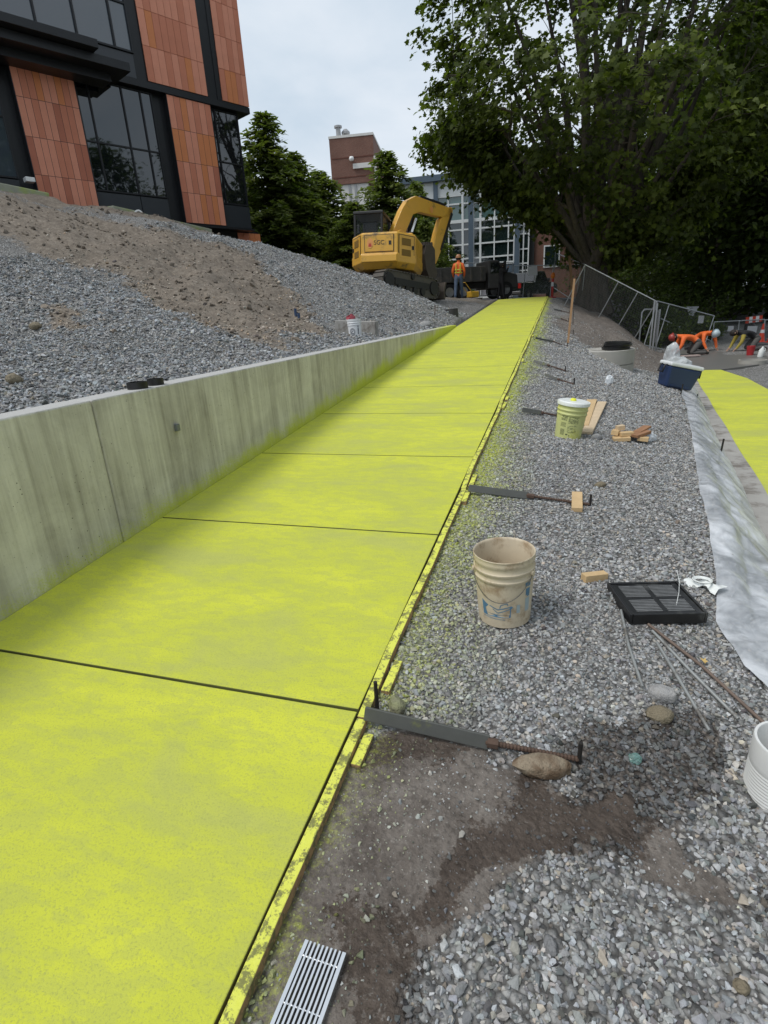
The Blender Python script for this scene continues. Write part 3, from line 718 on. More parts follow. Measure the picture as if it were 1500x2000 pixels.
# ================================================================== far buildings
CR = RB[:, 0].copy(); CR[2] = 0; CR /= np.linalg.norm(CR)          # picture-parallel direction on the ground
def turn2(v, a): return np.array([v[0]*math.cos(a)-v[1]*math.sin(a), v[0]*math.sin(a)+v[1]*math.cos(a), 0.0])
class Plane:
    """upright plane through a point, for reading a facade's measures off the photograph"""
    def __init__(s, P, u): s.P = np.array(P, float); s.u = np.array(u, float); s.n = np.array([u[1], -u[0], 0.0])
    def at(s, px, py):
        d = ray(px, py); t = s.n @ (s.P-CAM)/(s.n @ d); Q = CAM+d*t; return float((Q-s.P) @ s.u), float(Q[2])
    def rot(s): return (0, 0, math.atan2(s.u[1], s.u[0]))
def brick_mat(name, c1, c2, scale=1.0):
    t = NT(name); br = t.node('ShaderNodeTexBrick'); c = t.node('ShaderNodeTexCoord')
    sep = t.node('ShaderNodeSeparateXYZ'); com = t.node('ShaderNodeCombineXYZ'); t.link(c.outputs['Object'], sep.inputs[0])
    t.link(t.math('ADD', sep.outputs[0], sep.outputs[1]), com.inputs[0]); t.link(sep.outputs[2], com.inputs[1]); t.link(com.outputs[0], br.inputs['Vector'])
    br.inputs['Scale'].default_value = 3.0*scale; br.inputs['Color1'].default_value = (*c1, 1); br.inputs['Color2'].default_value = (*c2, 1); br.inputs['Mortar'].default_value = (.25, .2, .17, 1)
    br.inputs['Mortar Size'].default_value = .012; br.inputs['Brick Width'].default_value = .6; br.inputs['Row Height'].default_value = .2
    n = t.noise(c.outputs['Object'], .5, 5, .65)
    t.set(Base_Color=t.mix(t.step(n, .3, .75, 0, .5), br.outputs['Color'], tuple(x*.6 for x in c1)), Roughness=.85); return t.m
BRICK = brick_mat('red_brown_brick', (.155, .068, .046), (.195, .088, .060))
CREAM = mat('pale_concrete', (.62, .61, .58), .8, var=.08, scale=1.5)
STEEL = mat('grey_vent_steel', (.32, .32, .32), .45, metal=.4)
pt = at_depth(728, 262, 62); pl = Plane(pt, turn2(CR, R_(-7)))
u0, z1 = pl.at(642, 268); zb = pl.at(650, 362)[1]
tw = thing('brick_tower', 'tall windowless red brown brick stair tower with vent pipes on its roof', 'building', (pt[0], pt[1], 0), pl.rot())
MB().box2((u0, 0, zb), (0, 9, z1-.21)).build('wall', BRICK, tw)
MB().box2((u0-.05, -.06, z1-.20), (.05, 9.06, z1+.05)).build('coping', CREAM, tw)
for zz in (z1-4.2, zb+2.6): MB().box2((u0+.2, -.04, zz), (-.02, .02, zz+.10)).build('brick_course', mat('dark_brick', (.12, .045, .03), .9), tw)
MB().box2((u0+1.0, .2, 0), (-.9, 8.5, zb-.02)).build('white_base', CREAM, tw)
for uu in (u0+1.9, u0+2.6): MB().box2((uu, .1, zb-6), (uu+.25, .21, zb-.1)).build('base_rib', STEEL, tw)
ux, uz = pl.at(655, 262), pl.at(655, 236)
MB().lathe([(.28, 0), (.28, uz[1]-z1-.2), (.46, uz[1]-z1-.2), (.46, uz[1]-z1), (.0, uz[1]-z1)], 14, (ux[0], 2, z1+.05)).build('vent_pipe', STEEL, tw, smooth_=40)
ux = pl.at(668, 260)
MB().lathe([(.2, 0), (.2, .7), (.5, .75), (.5, .95), (.2, 1.25), (0, 1.25)], 12, (ux[0], 2.5, z1+.05)).build('vent_cowl', STEEL, tw, smooth_=40)
l0, lz = pl.at(690, 325); MB().box2((l0, -.25, lz-.28), (-.02, .0, lz+.22)).build('ledge', CREAM, tw)
MB().box2((-.02, -.16, z1-8.2), (.26, .0, z1-2.3)).build('drain_pipe', CREAM, tw)
MB().lathe([(0, 0), (.22, .05), (.3, .25), (.22, .45), (0, .5)], 12, (pl.at(688, 318)[0], -.35, lz+.45)).build('lamp_globe', mat('white_enamel', (.8, .8, .78), .4), tw, smooth_=60)

# glazed hall with white mullions
pg = at_depth(1002, 520, 46); pl = Plane(pg, turn2(CR, R_(-12)))
WHITE = mat('white_mullion', (.72, .74, .74), .4, var=.05); BLUEG = mat('blue_grey_steel', (.085, .12, .16), .45, var=.1)
HGL = glass_mat('hall_glass', (.012, .022, .022)); HGREEN = glass_mat('hall_green_glass', (.06, .13, .12), .08)
LILAC = mat('pale_grey_panel', (.30, .30, .33), .5)
gh = thing('glass_hall', 'glazed hall with white mullion grid, green spandrel glass and blue grey piers behind the tree', 'building', (pg[0], pg[1], 0), pl.rot())
ztop = pl.at(840, 357)[1]; uLft = pl.at(795, 500)[0]
rows = [pl.at(1002, y)[1] for y in (512, 498, 470, 440, 423)]        # mullion heights, bottom to top
zb_, z2 = rows[0], rows[-1]; rows += [z2+1.3, z2+2.5]; rows = [r for r in rows if r < ztop-1.2]+[ztop-1.15]
MB().box2((uLft, .12, 0), (1.7, 12, ztop+.3)).build('hall_body', mat('dark_interior', (.02, .022, .022), .9), gh)
cols = [pl.at(x, 500)[0] for x in (836, 877, 904, 917)]+[pl.at(x, 500)[0] for x in (925, 938, 965, 992, 1004)]
wd = cols[3]-cols[0]
cols = [uLft+.1, cols[0]-.9]+cols
fr = MB()
for i, u in enumerate(cols):
    big = i % 3 == 1
    fr.box2((u-(.085 if big else .05), -.14, zb_), (u+(.085 if big else .05), .02, ztop))
hm = fr.build('mullion', WHITE, gh)
rl = MB()
for j, z in enumerate(rows):
    t_ = .12 if j in (0, 4) else .06
    rl.box2((cols[0], -.128, z-t_), (cols[-1], .015, z+t_))
rl.build('rail', WHITE, gh)
for a, b in zip(cols[:-1], cols[1:]):
    for j in range(len(rows)-1):
        g_ = HGREEN if j >= 4 and j != 6 else HGL
        o = MB().add([(a, .0, rows[j]), (b, .0, rows[j]), (b, .0, rows[j+1]), (a, .0, rows[j+1])], [(0, 1, 2, 3)]).build('pane', g_, gh, fix=False)
for px in (920, 1009): u = pl.at(px, 500)[0]; MB().box2((u-.20, -.28, 0), (u+.20, .0, ztop)).build('pier', BLUEG, gh)
u = pl.at(851, 360)[0]; MB().box2((u-.18, -.28, zb_), (u+.18, .0, ztop+.2)).build('pier', BLUEG, gh)
MB().box2((cols[0], -.12, rows[-1]+.07), (cols[-1], .02, ztop-.01)).build('fascia', WHITE, gh)
MB().box2((uLft-.3, -.5, ztop), (1.9, 12, ztop+.45)).build('roof_edge', BLUEG, gh)
MB().box2((uLft, -.20, zb_-.75), (cols[-1], -.01, zb_-.2)).build('base_band', BLUEG, gh)
for a, b in zip([cols[0], cols[4], cols[7], cols[9]], [cols[4], cols[7], cols[9], cols[10]]):
    q = MB().box2((a+.06, -.10, .8), (b-.06, .0, zb_-.8)).build('base_panel', LILAC, gh)
    e = MB(); e.box2((a, -.17, .8), (a+.09, -.11, zb_-.78)); e.box2((a+.1, -.17, zb_-.98), (b-.02, -.11, zb_-.80)); e.box2((a+.1, -.17, 2.6), (b-.02, -.11, 2.75)); e.build('panel_frame', WHITE, q)
# slim corner bay and brick wing to its right
us = [pl.at(x, 520)[0] for x in (1013, 1021, 1031)]
f2 = MB()
for u in us: f2.box2((u-.05, -.1, zb_-1.5), (u+.05, .02, ztop-1))
for z in [zb_-1.5]+[r-.7 for r in rows]: f2.box2((us[0], -.09, z-.05), (us[-1], .015, z+.05))
f2.build('corner_mullion', WHITE, gh)
MB().add([(us[0], .01, zb_-1.5), (us[-1], .01, zb_-1.5), (us[-1], .01, ztop-1), (us[0], .01, ztop-1)], [(0, 1, 2, 3)]).build('corner_pane', HGL, gh, fix=False)
bw = thing('brick_wing', 'low red brick wing with white framed windows beside the glass hall', 'building', (pg[0], pg[1], 0), pl.rot())
ub0 = us[-1]+.15
MB().box2((ub0, .3, 0), (ub0+9, 10, 9.4)).build('wall', BRICK, bw)
for i in range(3):
    for zz in (zb_-.6, zb_+2.4):
        uw = ub0+1.1+i*2.5
        w_ = MB().box2((uw, .22, zz), (uw+1.3, .32, zz+1.7)).build('window', WHITE, bw)
        MB().box2((uw+.1, .20, zz+.1), (uw+1.2, .23, zz+1.6)).build('pane', HGL, w_)

# ================================================================== trees
def leaf_mat(name, cols, trans=.35, rough=.55):
    t = NT(name); a = t.attr('tone'); v = t.coord()
    col = t.ramp(a, [(i/(len(cols)-1), c) for i, c in enumerate(cols)])
    t.set(Base_Color=col, Roughness=rough, Specular_IOR_Level=.3)
    tr = t.node('ShaderNodeBsdfTranslucent'); t.link(t.mix(1.0, col, (1.0, 1.15, .5), 'MULTIPLY'), tr.inputs['Color'])
    ms = t.node('ShaderNodeMixShader'); ms.inputs[0].default_value = trans; t.link(t.b.outputs[0], ms.inputs[1]); t.link(tr.outputs[0], ms.inputs[2]); t.link(ms.outputs[0], t.out.inputs['Surface'])
    return t.m
def bark_mat(name, c):
    t = NT(name); v = t.coord('Object', (9, 9, 1.3)); n = t.noise(v, 1.5, 6, .7, .4); n2 = t.noise(t.coord(), .8, 4, .6)
    col = t.ramp(n, [(.3, tuple(x*.45 for x in c)), (.55, c), (.8, tuple(x*1.7 for x in c))])
    t.set(Base_Color=t.mix(t.step(n2, .5, .75, 0, .4), col, (.06, .075, .04)), Roughness=.9, Normal=t.bump(n, .8, .04)); return t.m
BARK = bark_mat('grey_brown_bark', (.085, .070, .055))
MAPLE_OUT = [(0, -.42), (.13, -.30), (.42, -.34), (.32, -.05), (.50, .16), (.20, .18), (.0, .56), (-.20, .18), (-.50, .16), (-.32, -.05), (-.42, -.34), (-.13, -.30)]
SPRAY_OUT = [(0, -.5), (.16, -.1), (.13, .25), (0, .5), (-.13, .25), (-.16, -.1)]
OVAL_OUT = [(0, -.5), (.30, -.12), (.24, .25), (0, .5), (-.24, .25), (-.30, -.12)]
def leaves_mesh(name, P, Nrm, size, tone, outline, droop, mat_, r, twist=None, axis_=None):
    """one leaf-shaped face at each point: normals Nrm, leaf axis random or axis_"""
    K = len(P); O = np.array(outline); nv = len(O)
    Nrm = Nrm/np.linalg.norm(Nrm, axis=1)[:, None]
    ref = r.normal(size=(K, 3)) if axis_ is None else axis_
    T = ref-Nrm*(ref*Nrm).sum(1)[:, None]; T /= np.linalg.norm(T, axis=1)[:, None]+1e-9; B = np.cross(Nrm, T)
    V = P[:, None]+size[:, None, None]*(B[:, None]*O[None, :, :1]+T[:, None]*O[None, :, 1:]-Nrm[:, None]*(droop*(np.abs(O[:, 0])**1.5+.7*O[:, 1]**2))[None, :, None])
    me = bpy.data.meshes.new(name); me.vertices.add(K*nv); me.vertices.foreach_set('co', V.astype(np.float32).ravel())
    me.loops.add(K*nv); me.loops.foreach_set('vertex_index', np.arange(K*nv, dtype=np.int32))
    me.polygons.add(K); me.polygons.foreach_set('loop_start', np.arange(0, K*nv, nv, dtype=np.int32))
    me.update(calc_edges=True)
    a = me.attributes.new('tone', 'FLOAT', 'FACE'); a.data.foreach_set('value', np.clip(tone, 0, 1).astype(np.float32))
    me.materials.append(mat_); return me
def put(name, me, parent):
    o = bpy.data.objects.new(name, me); COL.objects.link(o); o.parent = parent; return o
MAPLE = leaf_mat('maple_leaf', [(.040, .054, .013), (.080, .108, .022), (.135, .170, .034), (.24, .28, .06)], .5)
WOODL = leaf_mat('wood_leaf', [(.036, .052, .014), (.070, .100, .024), (.12, .16, .036), (.20, .25, .055)], .48)
CONL = leaf_mat('conifer_spray', [(.070, .100, .028), (.13, .17, .042), (.19, .225, .055), (.27, .29, .07)], .45)

CAZ = math.atan2(RB[1, 0], RB[0, 0])                      # azimuth of the picture's right-hand side
def maple(loc):
    r = np.random.default_rng(21); R3 = lambda: r.normal(size=3)
    root = thing('maple_tree', 'big spreading maple with many upright stems rising from one thick trunk', 'tree', loc)
    env_h = np.array([1.8, 2.8, 4.0, 5.5, 7, 10, 13, 16, 19, 20.5]); env_r = np.array([1.2, 3.0, 4.8, 6.8, 8.0, 7.4, 6.3, 5.0, 3.0, 0])
    Renv = lambda h: np.interp(h, env_h, env_r)
    t = MB()
    t.tube([(0, 0, -.8), (0, 0, 0), (.02, 0, .5), (.03, 0, 1.3), (.02, 0, 2.1), (0, 0, 2.7)], [.95, .74, .60, .55, .60, .50], 16)
    for k in range(7):
        a = k*.9+.3; t.tube([(math.cos(a)*.9, math.sin(a)*.9, -.5), (math.cos(a)*.62, math.sin(a)*.62, .1), (math.cos(a)*.42, math.sin(a)*.42, 1.0), (math.cos(a)*.38, math.sin(a)*.38, 2.2)], [.2, .22, .19, .16], 7)
    limbs = []
    nl = 30
    for k in range(nl):
        az = k*2.39996+r.normal(0, .15); el = R_(np.interp((k+.5)/nl, [0, .35, .7, 1], [32, 58, 74, 86])); L_ = np.interp((k+.5)/nl, [0, .5, 1], [8.5, 12, 17])*r.uniform(.9, 1.08)
        r0 = np.interp((k+.5)/nl, [0, 1], [.13, .20])*r.uniform(.8, 1.2)
        p = np.array([math.cos(az)*.32, math.sin(az)*.32, r.uniform(1.4, 2.6)]); d = np.array([math.cos(az)*math.cos(el), math.sin(az)*math.cos(el), math.sin(el)])
        pts = [p-d*.5]; n = 11
        for i in range(n):
            d = d+np.array([0, 0, .045 if el < R_(60) else .01])+r.normal(0, .05, 3); d /= np.linalg.norm(d); p = p+d*L_/n; pts.append(p.copy())
        pts = [pts[0]]+[q_ for q_ in pts[1:] if math.hypot(q_[0], q_[1]) < .86*Renv(q_[2]) or q_[2] < 4.5]; n = len(pts)-1
        pts = np.array(pts); rad = r0*(1-np.linspace(0, 1, n+1))**.8+.014
        t.tube(pts, list(rad), 7 if r0 > .15 else 6); limbs.append(pts)
        for j in range(6):                                     # side branches
            i0 = r.integers(min(3, n-1), n); s = pts[i0]; dd = (pts[i0]-pts[i0-1]); dd /= np.linalg.norm(dd); o = R3(); o -= dd*o.dot(dd); o /= np.linalg.norm(o)
            q = dd*.75+o*.65; q /= np.linalg.norm(q); l2 = r.uniform(1.0, 2.6); bp = [s]; cur = s.copy()
            for m_ in range(5): q = q+r.normal(0, .09, 3)+np.array([0, 0, .03]); q /= np.linalg.norm(q); cur = cur+q*l2/5; bp.append(cur.copy())
            t.tube(bp, list(np.linspace(rad[i0]*.55, .012, 6)), 5); limbs.append(np.array(bp))
    LP = np.concatenate(limbs)
    # leaf clumps, mostly in the outer shell
    n = 3300; h = r.uniform(1.9, 20, n); h = np.where(r.random(n) < .35, r.uniform(2.2, 8, n), h); az = r.uniform(0, 2*math.pi, n)
    h = h+1.7*smooth(.2, -.5, np.cos(az-CAZ))*smooth(8.5, 4.5, h); q = 1-np.abs(r.normal(0, .20, n)); lump = 1+.09*np.sin(az*3+h*.9)+.07*np.sin(az*7-h*1.7)
    rad = Renv(h-1.2*smooth(.2, -.5, np.cos(az-CAZ))*smooth(10, 6, h))*np.clip(q, .35, 1.03)*lump; front = np.cos(az+math.pi/2-.1); keep = (np.clip(q, 0, 1) > .45) & ~((front > .25) & (h > 3.0) & (h < 15) & (r.random(n) < .80)) & ~((front < -.35) & (h > 4) & (h < 16) & (r.random(n) < .62))
    C = np.stack([np.cos(az)*rad, np.sin(az)*rad, h], 1)[keep]; n = len(C)
    for c in C[::2]:                                           # twig from the nearest limb to the clump
        d2 = ((LP-c)**2).sum(1)+np.where(LP[:, 2] > c[2]+.5, 6, 0); s = LP[d2.argmin()]
        t.tube([s, (s+c)/2+np.array([0, 0, .15]), c], [.020, .014, .007], 4, cap=False)
    ct = r.normal(.40, .16, n)
    K = 50; cs = r.uniform(.5, 1.05, n)
    off = r.normal(0, .42, (n, K, 3))*np.array([1, 1, .50]); P = (C[:, None]+off*cs[:, None, None]); P[..., 2] -= (off[..., :2]**2).sum(-1)*.45*cs[:, None]
    P = P.reshape(-1, 3); out = P-np.array([0, 0, 8.0]); out /= np.linalg.norm(out, axis=1)[:, None]
    Nr = out*.55+np.array([0, 0, .75])+r.normal(0, .42, P.shape)
    tone = (ct[:, None]+r.normal(0, .13, (n, K))).ravel()
    me = leaves_mesh('crown', P, Nr, r.uniform(.16, .30, len(P)), tone, MAPLE_OUT, .22, MAPLE, r)
    t.build('trunk', BARK, root, smooth_=60, fix=False); put('crown', me, root)
    return root
mp_base = at_depth(1157, 592, 25.5)
maple((mp_base[0], mp_base[1], mp_base[2]-.05))

def wood_tree_data(seed, Ht, Rr, leaf=.34, n_cl=420, K=26, low=.12):
    r = np.random.default_rng(seed); t = MB()
    pts = [np.array([0, 0, -.5])]; 
    for i in range(9): pts.append(pts[-1]+np.array([r.normal(0, .12), r.normal(0, .12), Ht*.9/9]))
    t.tube(pts, list(np.linspace(.24, .04, 10)), 8); pts = np.array(pts); C = []
    for k in range(34):
        i = int(r.integers(2, 9)); az = r.uniform(0, 6.28); l = Rr*r.uniform(.5, 1.0); d = np.array([math.cos(az), math.sin(az), r.uniform(.15, .7)]); e = pts[i]+d*l
        t.tube([pts[i], pts[i]+d*l*.5+np.array([0, 0, .2]), e], [.07, .045, .015], 5)
    h = r.uniform(low*Ht, Ht, n_cl); f = (h/Ht); rr = Rr*np.interp(f, [0, low, .35, .6, .85, 1], [.5, .62, 1, .95, .6, .1])*np.sqrt(r.uniform(.15, 1, n_cl)); az = r.uniform(0, 6.28, n_cl)
    C = np.stack([np.cos(az)*rr, np.sin(az)*rr, h], 1); off = r.normal(0, .62, (n_cl, K, 3))*np.array([1, 1, .55]); P = (C[:, None]+off).reshape(-1, 3)
    Nr = np.array([0, 0, .8])+r.normal(0, .5, P.shape)+(P-np.array([0, 0, Ht*.45]))*.05
    tone = (r.normal(.38, .17, n_cl)[:, None]+r.normal(0, .12, (n_cl, K))).ravel()
    return t.mesh('trunk', BARK, 60, fix=False), leaves_mesh('crown', P, Nr, r.uniform(.7, 1.3, len(P))*leaf, tone, OVAL_OUT, .25, WOODL, r)
WT = [wood_tree_data(31, 17, 4.6), wood_tree_data(32, 20, 5.2), wood_tree_data(33, 14, 4.2, low=.05)]
def wood_tree(x, y, k, label, group, sc=1.0, rz=0.0, z=None):
    o = thing('broadleaf_tree', label, 'tree', (x, y, float(H0(x, y)) if z is None else z), (0, 0, rz), group); o.scale = (sc, sc, sc)
    put('trunk', WT[k][0], o); put('crown', WT[k][1], o); return o
WLAB = ['broadleaf tree of the wood directly right of the maple trunk', 'small leafy tree behind the tilted fence panel', 'slender tree behind the yield sign', 'tall tree of the wood behind the gate panels', 'leafy tree overhanging the road by the barricade', 'tall tree of the wood beyond the road', 'tall tree far behind the maple trunk', 'tall far tree showing between the maple and the yield sign', 'far tree of the wood closing the road', 'far tall tree rising above the barricade', 'near tree of the wood beside the lower path']
for i, (px, D, k, sc) in enumerate(((1245, 44, 0, 1.0), (1320, 38, 2, .95), (1385, 33, 0, .9), (1452, 37, 1, .95), (1500, 31, 2, 1.0), (1590, 34, 1, 1.0), (1180, 52, 1, .9), (1290, 52, 1, 1.0), (1420, 50, 0, 1.15), (1530, 46, 1, 1.1), (1690, 30, 0, 1.1))):
    P = at_depth(px, 640, D); wood_tree(P[0], P[1], k, WLAB[i], 'trees of the wood beyond the fence', sc, i*1.3)
for i, (x, y, k) in enumerate(((15, 11, 1), (19, 18, 0), (16.5, 5, 2), (21, 10, 1), (13, -4, 0))):   # the wood goes on along the lower path; the windows mirror it
    wood_tree(x, y, k, 'broadleaf tree of the wood along the lower path', 'trees along the lower path', 1.0, i*2.1, LOW)

def conifer_data(seed, Ht, Rr, dens=1.0, droop=.5):
    r = np.random.default_rng(seed); t = MB()
    t.tube([(0, 0, -.5), (0, 0, Ht*.5), (0, 0, Ht*.98)], [.22, .13, .02], 8)
    P = []; A = []; N_ = []; tone = []
    nb = int(230*dens)
    for k in range(nb):
        f = (k+.5)/nb; h = Ht*(.04+.94*f); az = k*2.39996+r.normal(0, .3); l = Rr*1.28*(1-f)**.72*r.uniform(.55, 1.15)+.12
        d = np.array([math.cos(az), math.sin(az), .22]); n = max(3, int(l/.16)); bt = r.normal(.42, .15); pts = []
        for i in range(n):
            s = (i+.6)/n; p = np.array([d[0]*l*s, d[1]*l*s, h+l*(.30*s-droop*s*s)]); pts.append(p)
            for m_ in range(int(7+3*(1-f))):
                side = np.array([-d[1], d[0], 0])*r.choice([-1, 1]); ax = d*.7*r.uniform(.2, 1)+side*r.uniform(.2, 1)+np.array([0, 0, r.uniform(-.75, .15)])
                P.append(p+ax*r.uniform(.05, .30)+r.normal(0, .07, 3)); A.append(ax); N_.append(np.array([0, 0, 1.0])+r.normal(0, .45, 3)+d*.3); tone.append(bt+.22*(s-.5)+r.normal(0, .12))
        if l > .6: t.tube([(0, 0, h), tuple(pts[len(pts)//2]), tuple(pts[-1])], [.03, .02, .006], 4, cap=False)
    P = np.array(P); me = leaves_mesh('crown', P, np.array(N_), r.uniform(.22, .42, len(P)), np.array(tone), SPRAY_OUT, .15, CONL, r, axis_=np.array(A))
    return t.mesh('trunk', BARK, 60, fix=False), me
CT = [conifer_data(51, 10.5, 3.0), conifer_data(52, 8.5, 3.1, 1.0, .42), conifer_data(53, 6.6, 2.0, .8)]
def conifer(px, ptop, D, k, label, rz=0.0, wide=1.0):
    T = at_depth(px, ptop, D); z0 = float(H0(T[0], T[1]))-.2; Ht = (10.5, 8.5, 6.6)[k]; s = (T[2]-z0)/Ht
    o = thing('conifer_tree', label, 'tree', (T[0], T[1], z0), (0, 0, rz)); o.scale = (s*wide, s*wide, s); put('trunk', CT[k][0], o); put('crown', CT[k][1], o)
conifer(513, 212, 31, 0, 'tallest feathery conifer close beside the terracotta building', .4, 1.35)
conifer(572, 292, 33, 0, 'mid height dark conifer behind the tallest feathery conifer', 1.9, 1.45)
conifer(622, 330, 35, 1, 'broad dark conifer left of the brick tower', 2.2, 1.5)
conifer(752, 290, 34, 0, 'pointed bright green conifer standing in front of the brick tower', 3.1, 1.45)
conifer(812, 352, 37, 1, 'short conifer between the pointed conifer and the glass hall', .9, 1.0)
conifer(690, 392, 31, 1, 'low bushy conifer behind the excavator cab', 4.0, 1.5)
conifer(830, 425, 33, 2, 'small bright conifer behind the excavator boom', 5.0, 1.0)
conifer(470, 300, 36, 0, 'conifer half hidden behind the corner of the terracotta building', 2.7, 1.0)

# ================================================================== excavator
YELM = mat('machine_yellow', (.68, .37, .045), .42, var=.12, scale=3, dirt=(.16, .12, .07), dirt_amt=.25, dirt_scale=2.2, coat=.15)
DARKM = mat('machine_black', (.012, .012, .012), .5, var=.3, scale=5)
TRACK = mat('track_steel', (.10, .092, .082), .55, metal=.35, var=.3, scale=8, dirt=(.15, .125, .10), dirt_amt=.5, dirt_scale=4)
CHROME = mat('cylinder_chrome', (.7, .7, .7), .15, metal=1.0, var=.03)
CABGL = glass_mat('cab_glass', (.03, .04, .038), .04)
RUSTM = mat('worn_bucket_steel', (.085, .070, .058), .6, metal=.3, var=.35, scale=5)
GRILLE = mat('grille_mesh', (.20, .115, .02), .7, var=.4, scale=40)
HEAD = R_(14)                       # the house faces away and a little right; heading measured clockwise from straight ahead
CA = math.atan2(-RB[0, 2], RB[1, 2])  # camera heading, counter-clockwise from +y
EX = at_depth(756, 581, 19.6)
ex = thing('excavator', 'yellow tracked mini excavator seen from behind with its boom folded to the right', 'excavator', (EX[0], EX[1], EX[2]), (R_(-5), R_(2), CA-HEAD))
# house: faceted counterweight tail, local x right, y forward, z up
def ring(z, s=1.0, cut=0.0):
    pts = [(-1.12, .95), (-1.12, -.55), (-.62, -1.22), (.62, -1.22), (1.12, -.55), (1.12, .95)]
    return [(x*s, (y if y > 0 else y*s)+cut, z) for x, y in pts]
def loft(b, rings, mi=0):
    n = len(rings[0]); base = len(b.v); b.v += [p for r_ in rings for p in r_]
    for i in range(len(rings)-1):
        for k in range(n): b.f.append((base+i*n+k, base+i*n+(k+1) % n, base+(i+1)*n+(k+1) % n, base+(i+1)*n+k)); b.mi.append(mi)
    b.f.append(tuple(base+k for k in range(n))); b.f.append(tuple(base+(len(rings)-1)*n+k for k in reversed(range(n)))); b.mi += [mi, mi]
    return b
hb = loft(MB(), [ring(.80, .90, .10), ring(.98, 1.0), ring(1.22, 1.0), ring(1.26, .985), ring(1.84, .985), ring(1.90, .955)])
body = hb.build('body', YELM, ex, bev=.02)
# rear doors and grilles set on the three tail faces
def face_frame(a, b):                # frame on a tail face between plan points a and b
    a, b = Vector((*a, 0)), Vector((*b, 0)); x = (b-a).normalized(); n = Vector((x.y, -x.x, 0)); return a, x, n, (b-a).length
for (a, b, kind) in (((-1.12*.985, -.55*.985), (-.62*.985, -1.22*.985), 'side'), ((-.62*.985, -1.22*.985), (.62*.985, -1.22*.985), 'rear'), ((.62*.985, -1.22*.985), (1.12*.985, -.55*.985), 'side')):
    o, x, n, ln = face_frame(a, b)
    def fq(name, u0, u1, z0, z1, off, m_, par, bev=.012, th=.02):
        c = o+x*(ln*(u0+u1)/2)+n*off; M3 = Matrix((x, -n, Vector((0, 0, 1)))).transposed()
        return MB().box((c.x, c.y, (z0+z1)/2), (ln*(u1-u0), th, z1-z0), M=M3).build(name, m_, par, bev=bev)
    if kind == 'rear':
        fq('door_gap', .09, .91, 1.29, 1.815, .004, DARKM, body, None)
        d_ = fq('rear_door', .105, .895, 1.305, 1.80, .012, YELM, ex)
        fq('latch', .77, .84, 1.50, 1.62, .026, DARKM, d_, .005)
        for i_, (u0, u1) in enumerate(((.34, .46), (.54, .66))): fq('tow_slot', u0, u1, 1.04, 1.13, .008, GRILLE, body, None)
        fq('bumper_step', .0, 1.0, .98, 1.20, .04, YELM, body, .02, .10)
        # round orange emblem and the letters SGC on the door
        P0 = o+x*(ln*.25)+n*.030
        em = MB(); M3 = Matrix((x, Vector((0, 0, 1)), n)).transposed()
        k_ = 20; em.add([M3 @ Vector((math.cos(6.283*i/k_)*.105, math.sin(6.283*i/k_)*.15, 0))+Vector((P0.x, P0.y, 1.56)) for i in range(k_)], [tuple(range(k_))])
        em.build('emblem', mat('emblem_orange', (.75, .33, .10), .5), d_, fix=False)
        em = MB(); em.add([M3 @ Vector(p)+Vector((P0.x+n.x*.004, P0.y+n.y*.004, 1.54)) for p in ((-.06, -.08, 0), (.06, -.08, 0), (.03, .05, 0), (0, -.01, 0), (-.03, .05, 0))], [tuple(range(5))])
        em.build('emblem_mark', mat('emblem_red', (.45, .05, .03), .5), d_, fix=False)
        tme = LETTERS
        tme.materials.append(DARKM); to = bpy.data.objects.new('lettering', tme); COL.objects.link(to); to.parent = d_; pp = o+x*(ln*.355)+n*.026
        to.matrix_local = Matrix.Translation((pp.x, pp.y, 1.57)) @ Matrix((x, Vector((0, 0, 1)), n)).transposed().to_4x4()
    else:
        fq('door_gap', .07, .93, 1.08, 1.82, .004, DARKM, body, None)
        d_ = fq('side_door', .10, .90, 1.10, 1.80, .012, YELM, ex)
        g_ = (.30, .78) if a[0] < 0 else (.22, .72)
        fq('grille', *g_, 1.50, 1.72, .024, GRILLE, d_, .02); fq('grille', *g_, 1.18, 1.38, .024, GRILLE, d_, .02)
        fq('latch', *((.12, .24) if a[0] < 0 else (.78, .90)), 1.40, 1.52, .028, DARKM, d_, .004)
MB().box2((-.30, -.95, 1.90), (.05, -.70, 1.935)).build('hood_hinge', YELM, body, bev=.01)
MB().box2((.15, -.55, 1.90), (1.0, .75, 1.96)).build('hood', YELM, ex, bev=.03)
MB().lathe([(.62, .62), (.62, .82)], 24).build('swing_ring', DARKM, ex, smooth_=40)
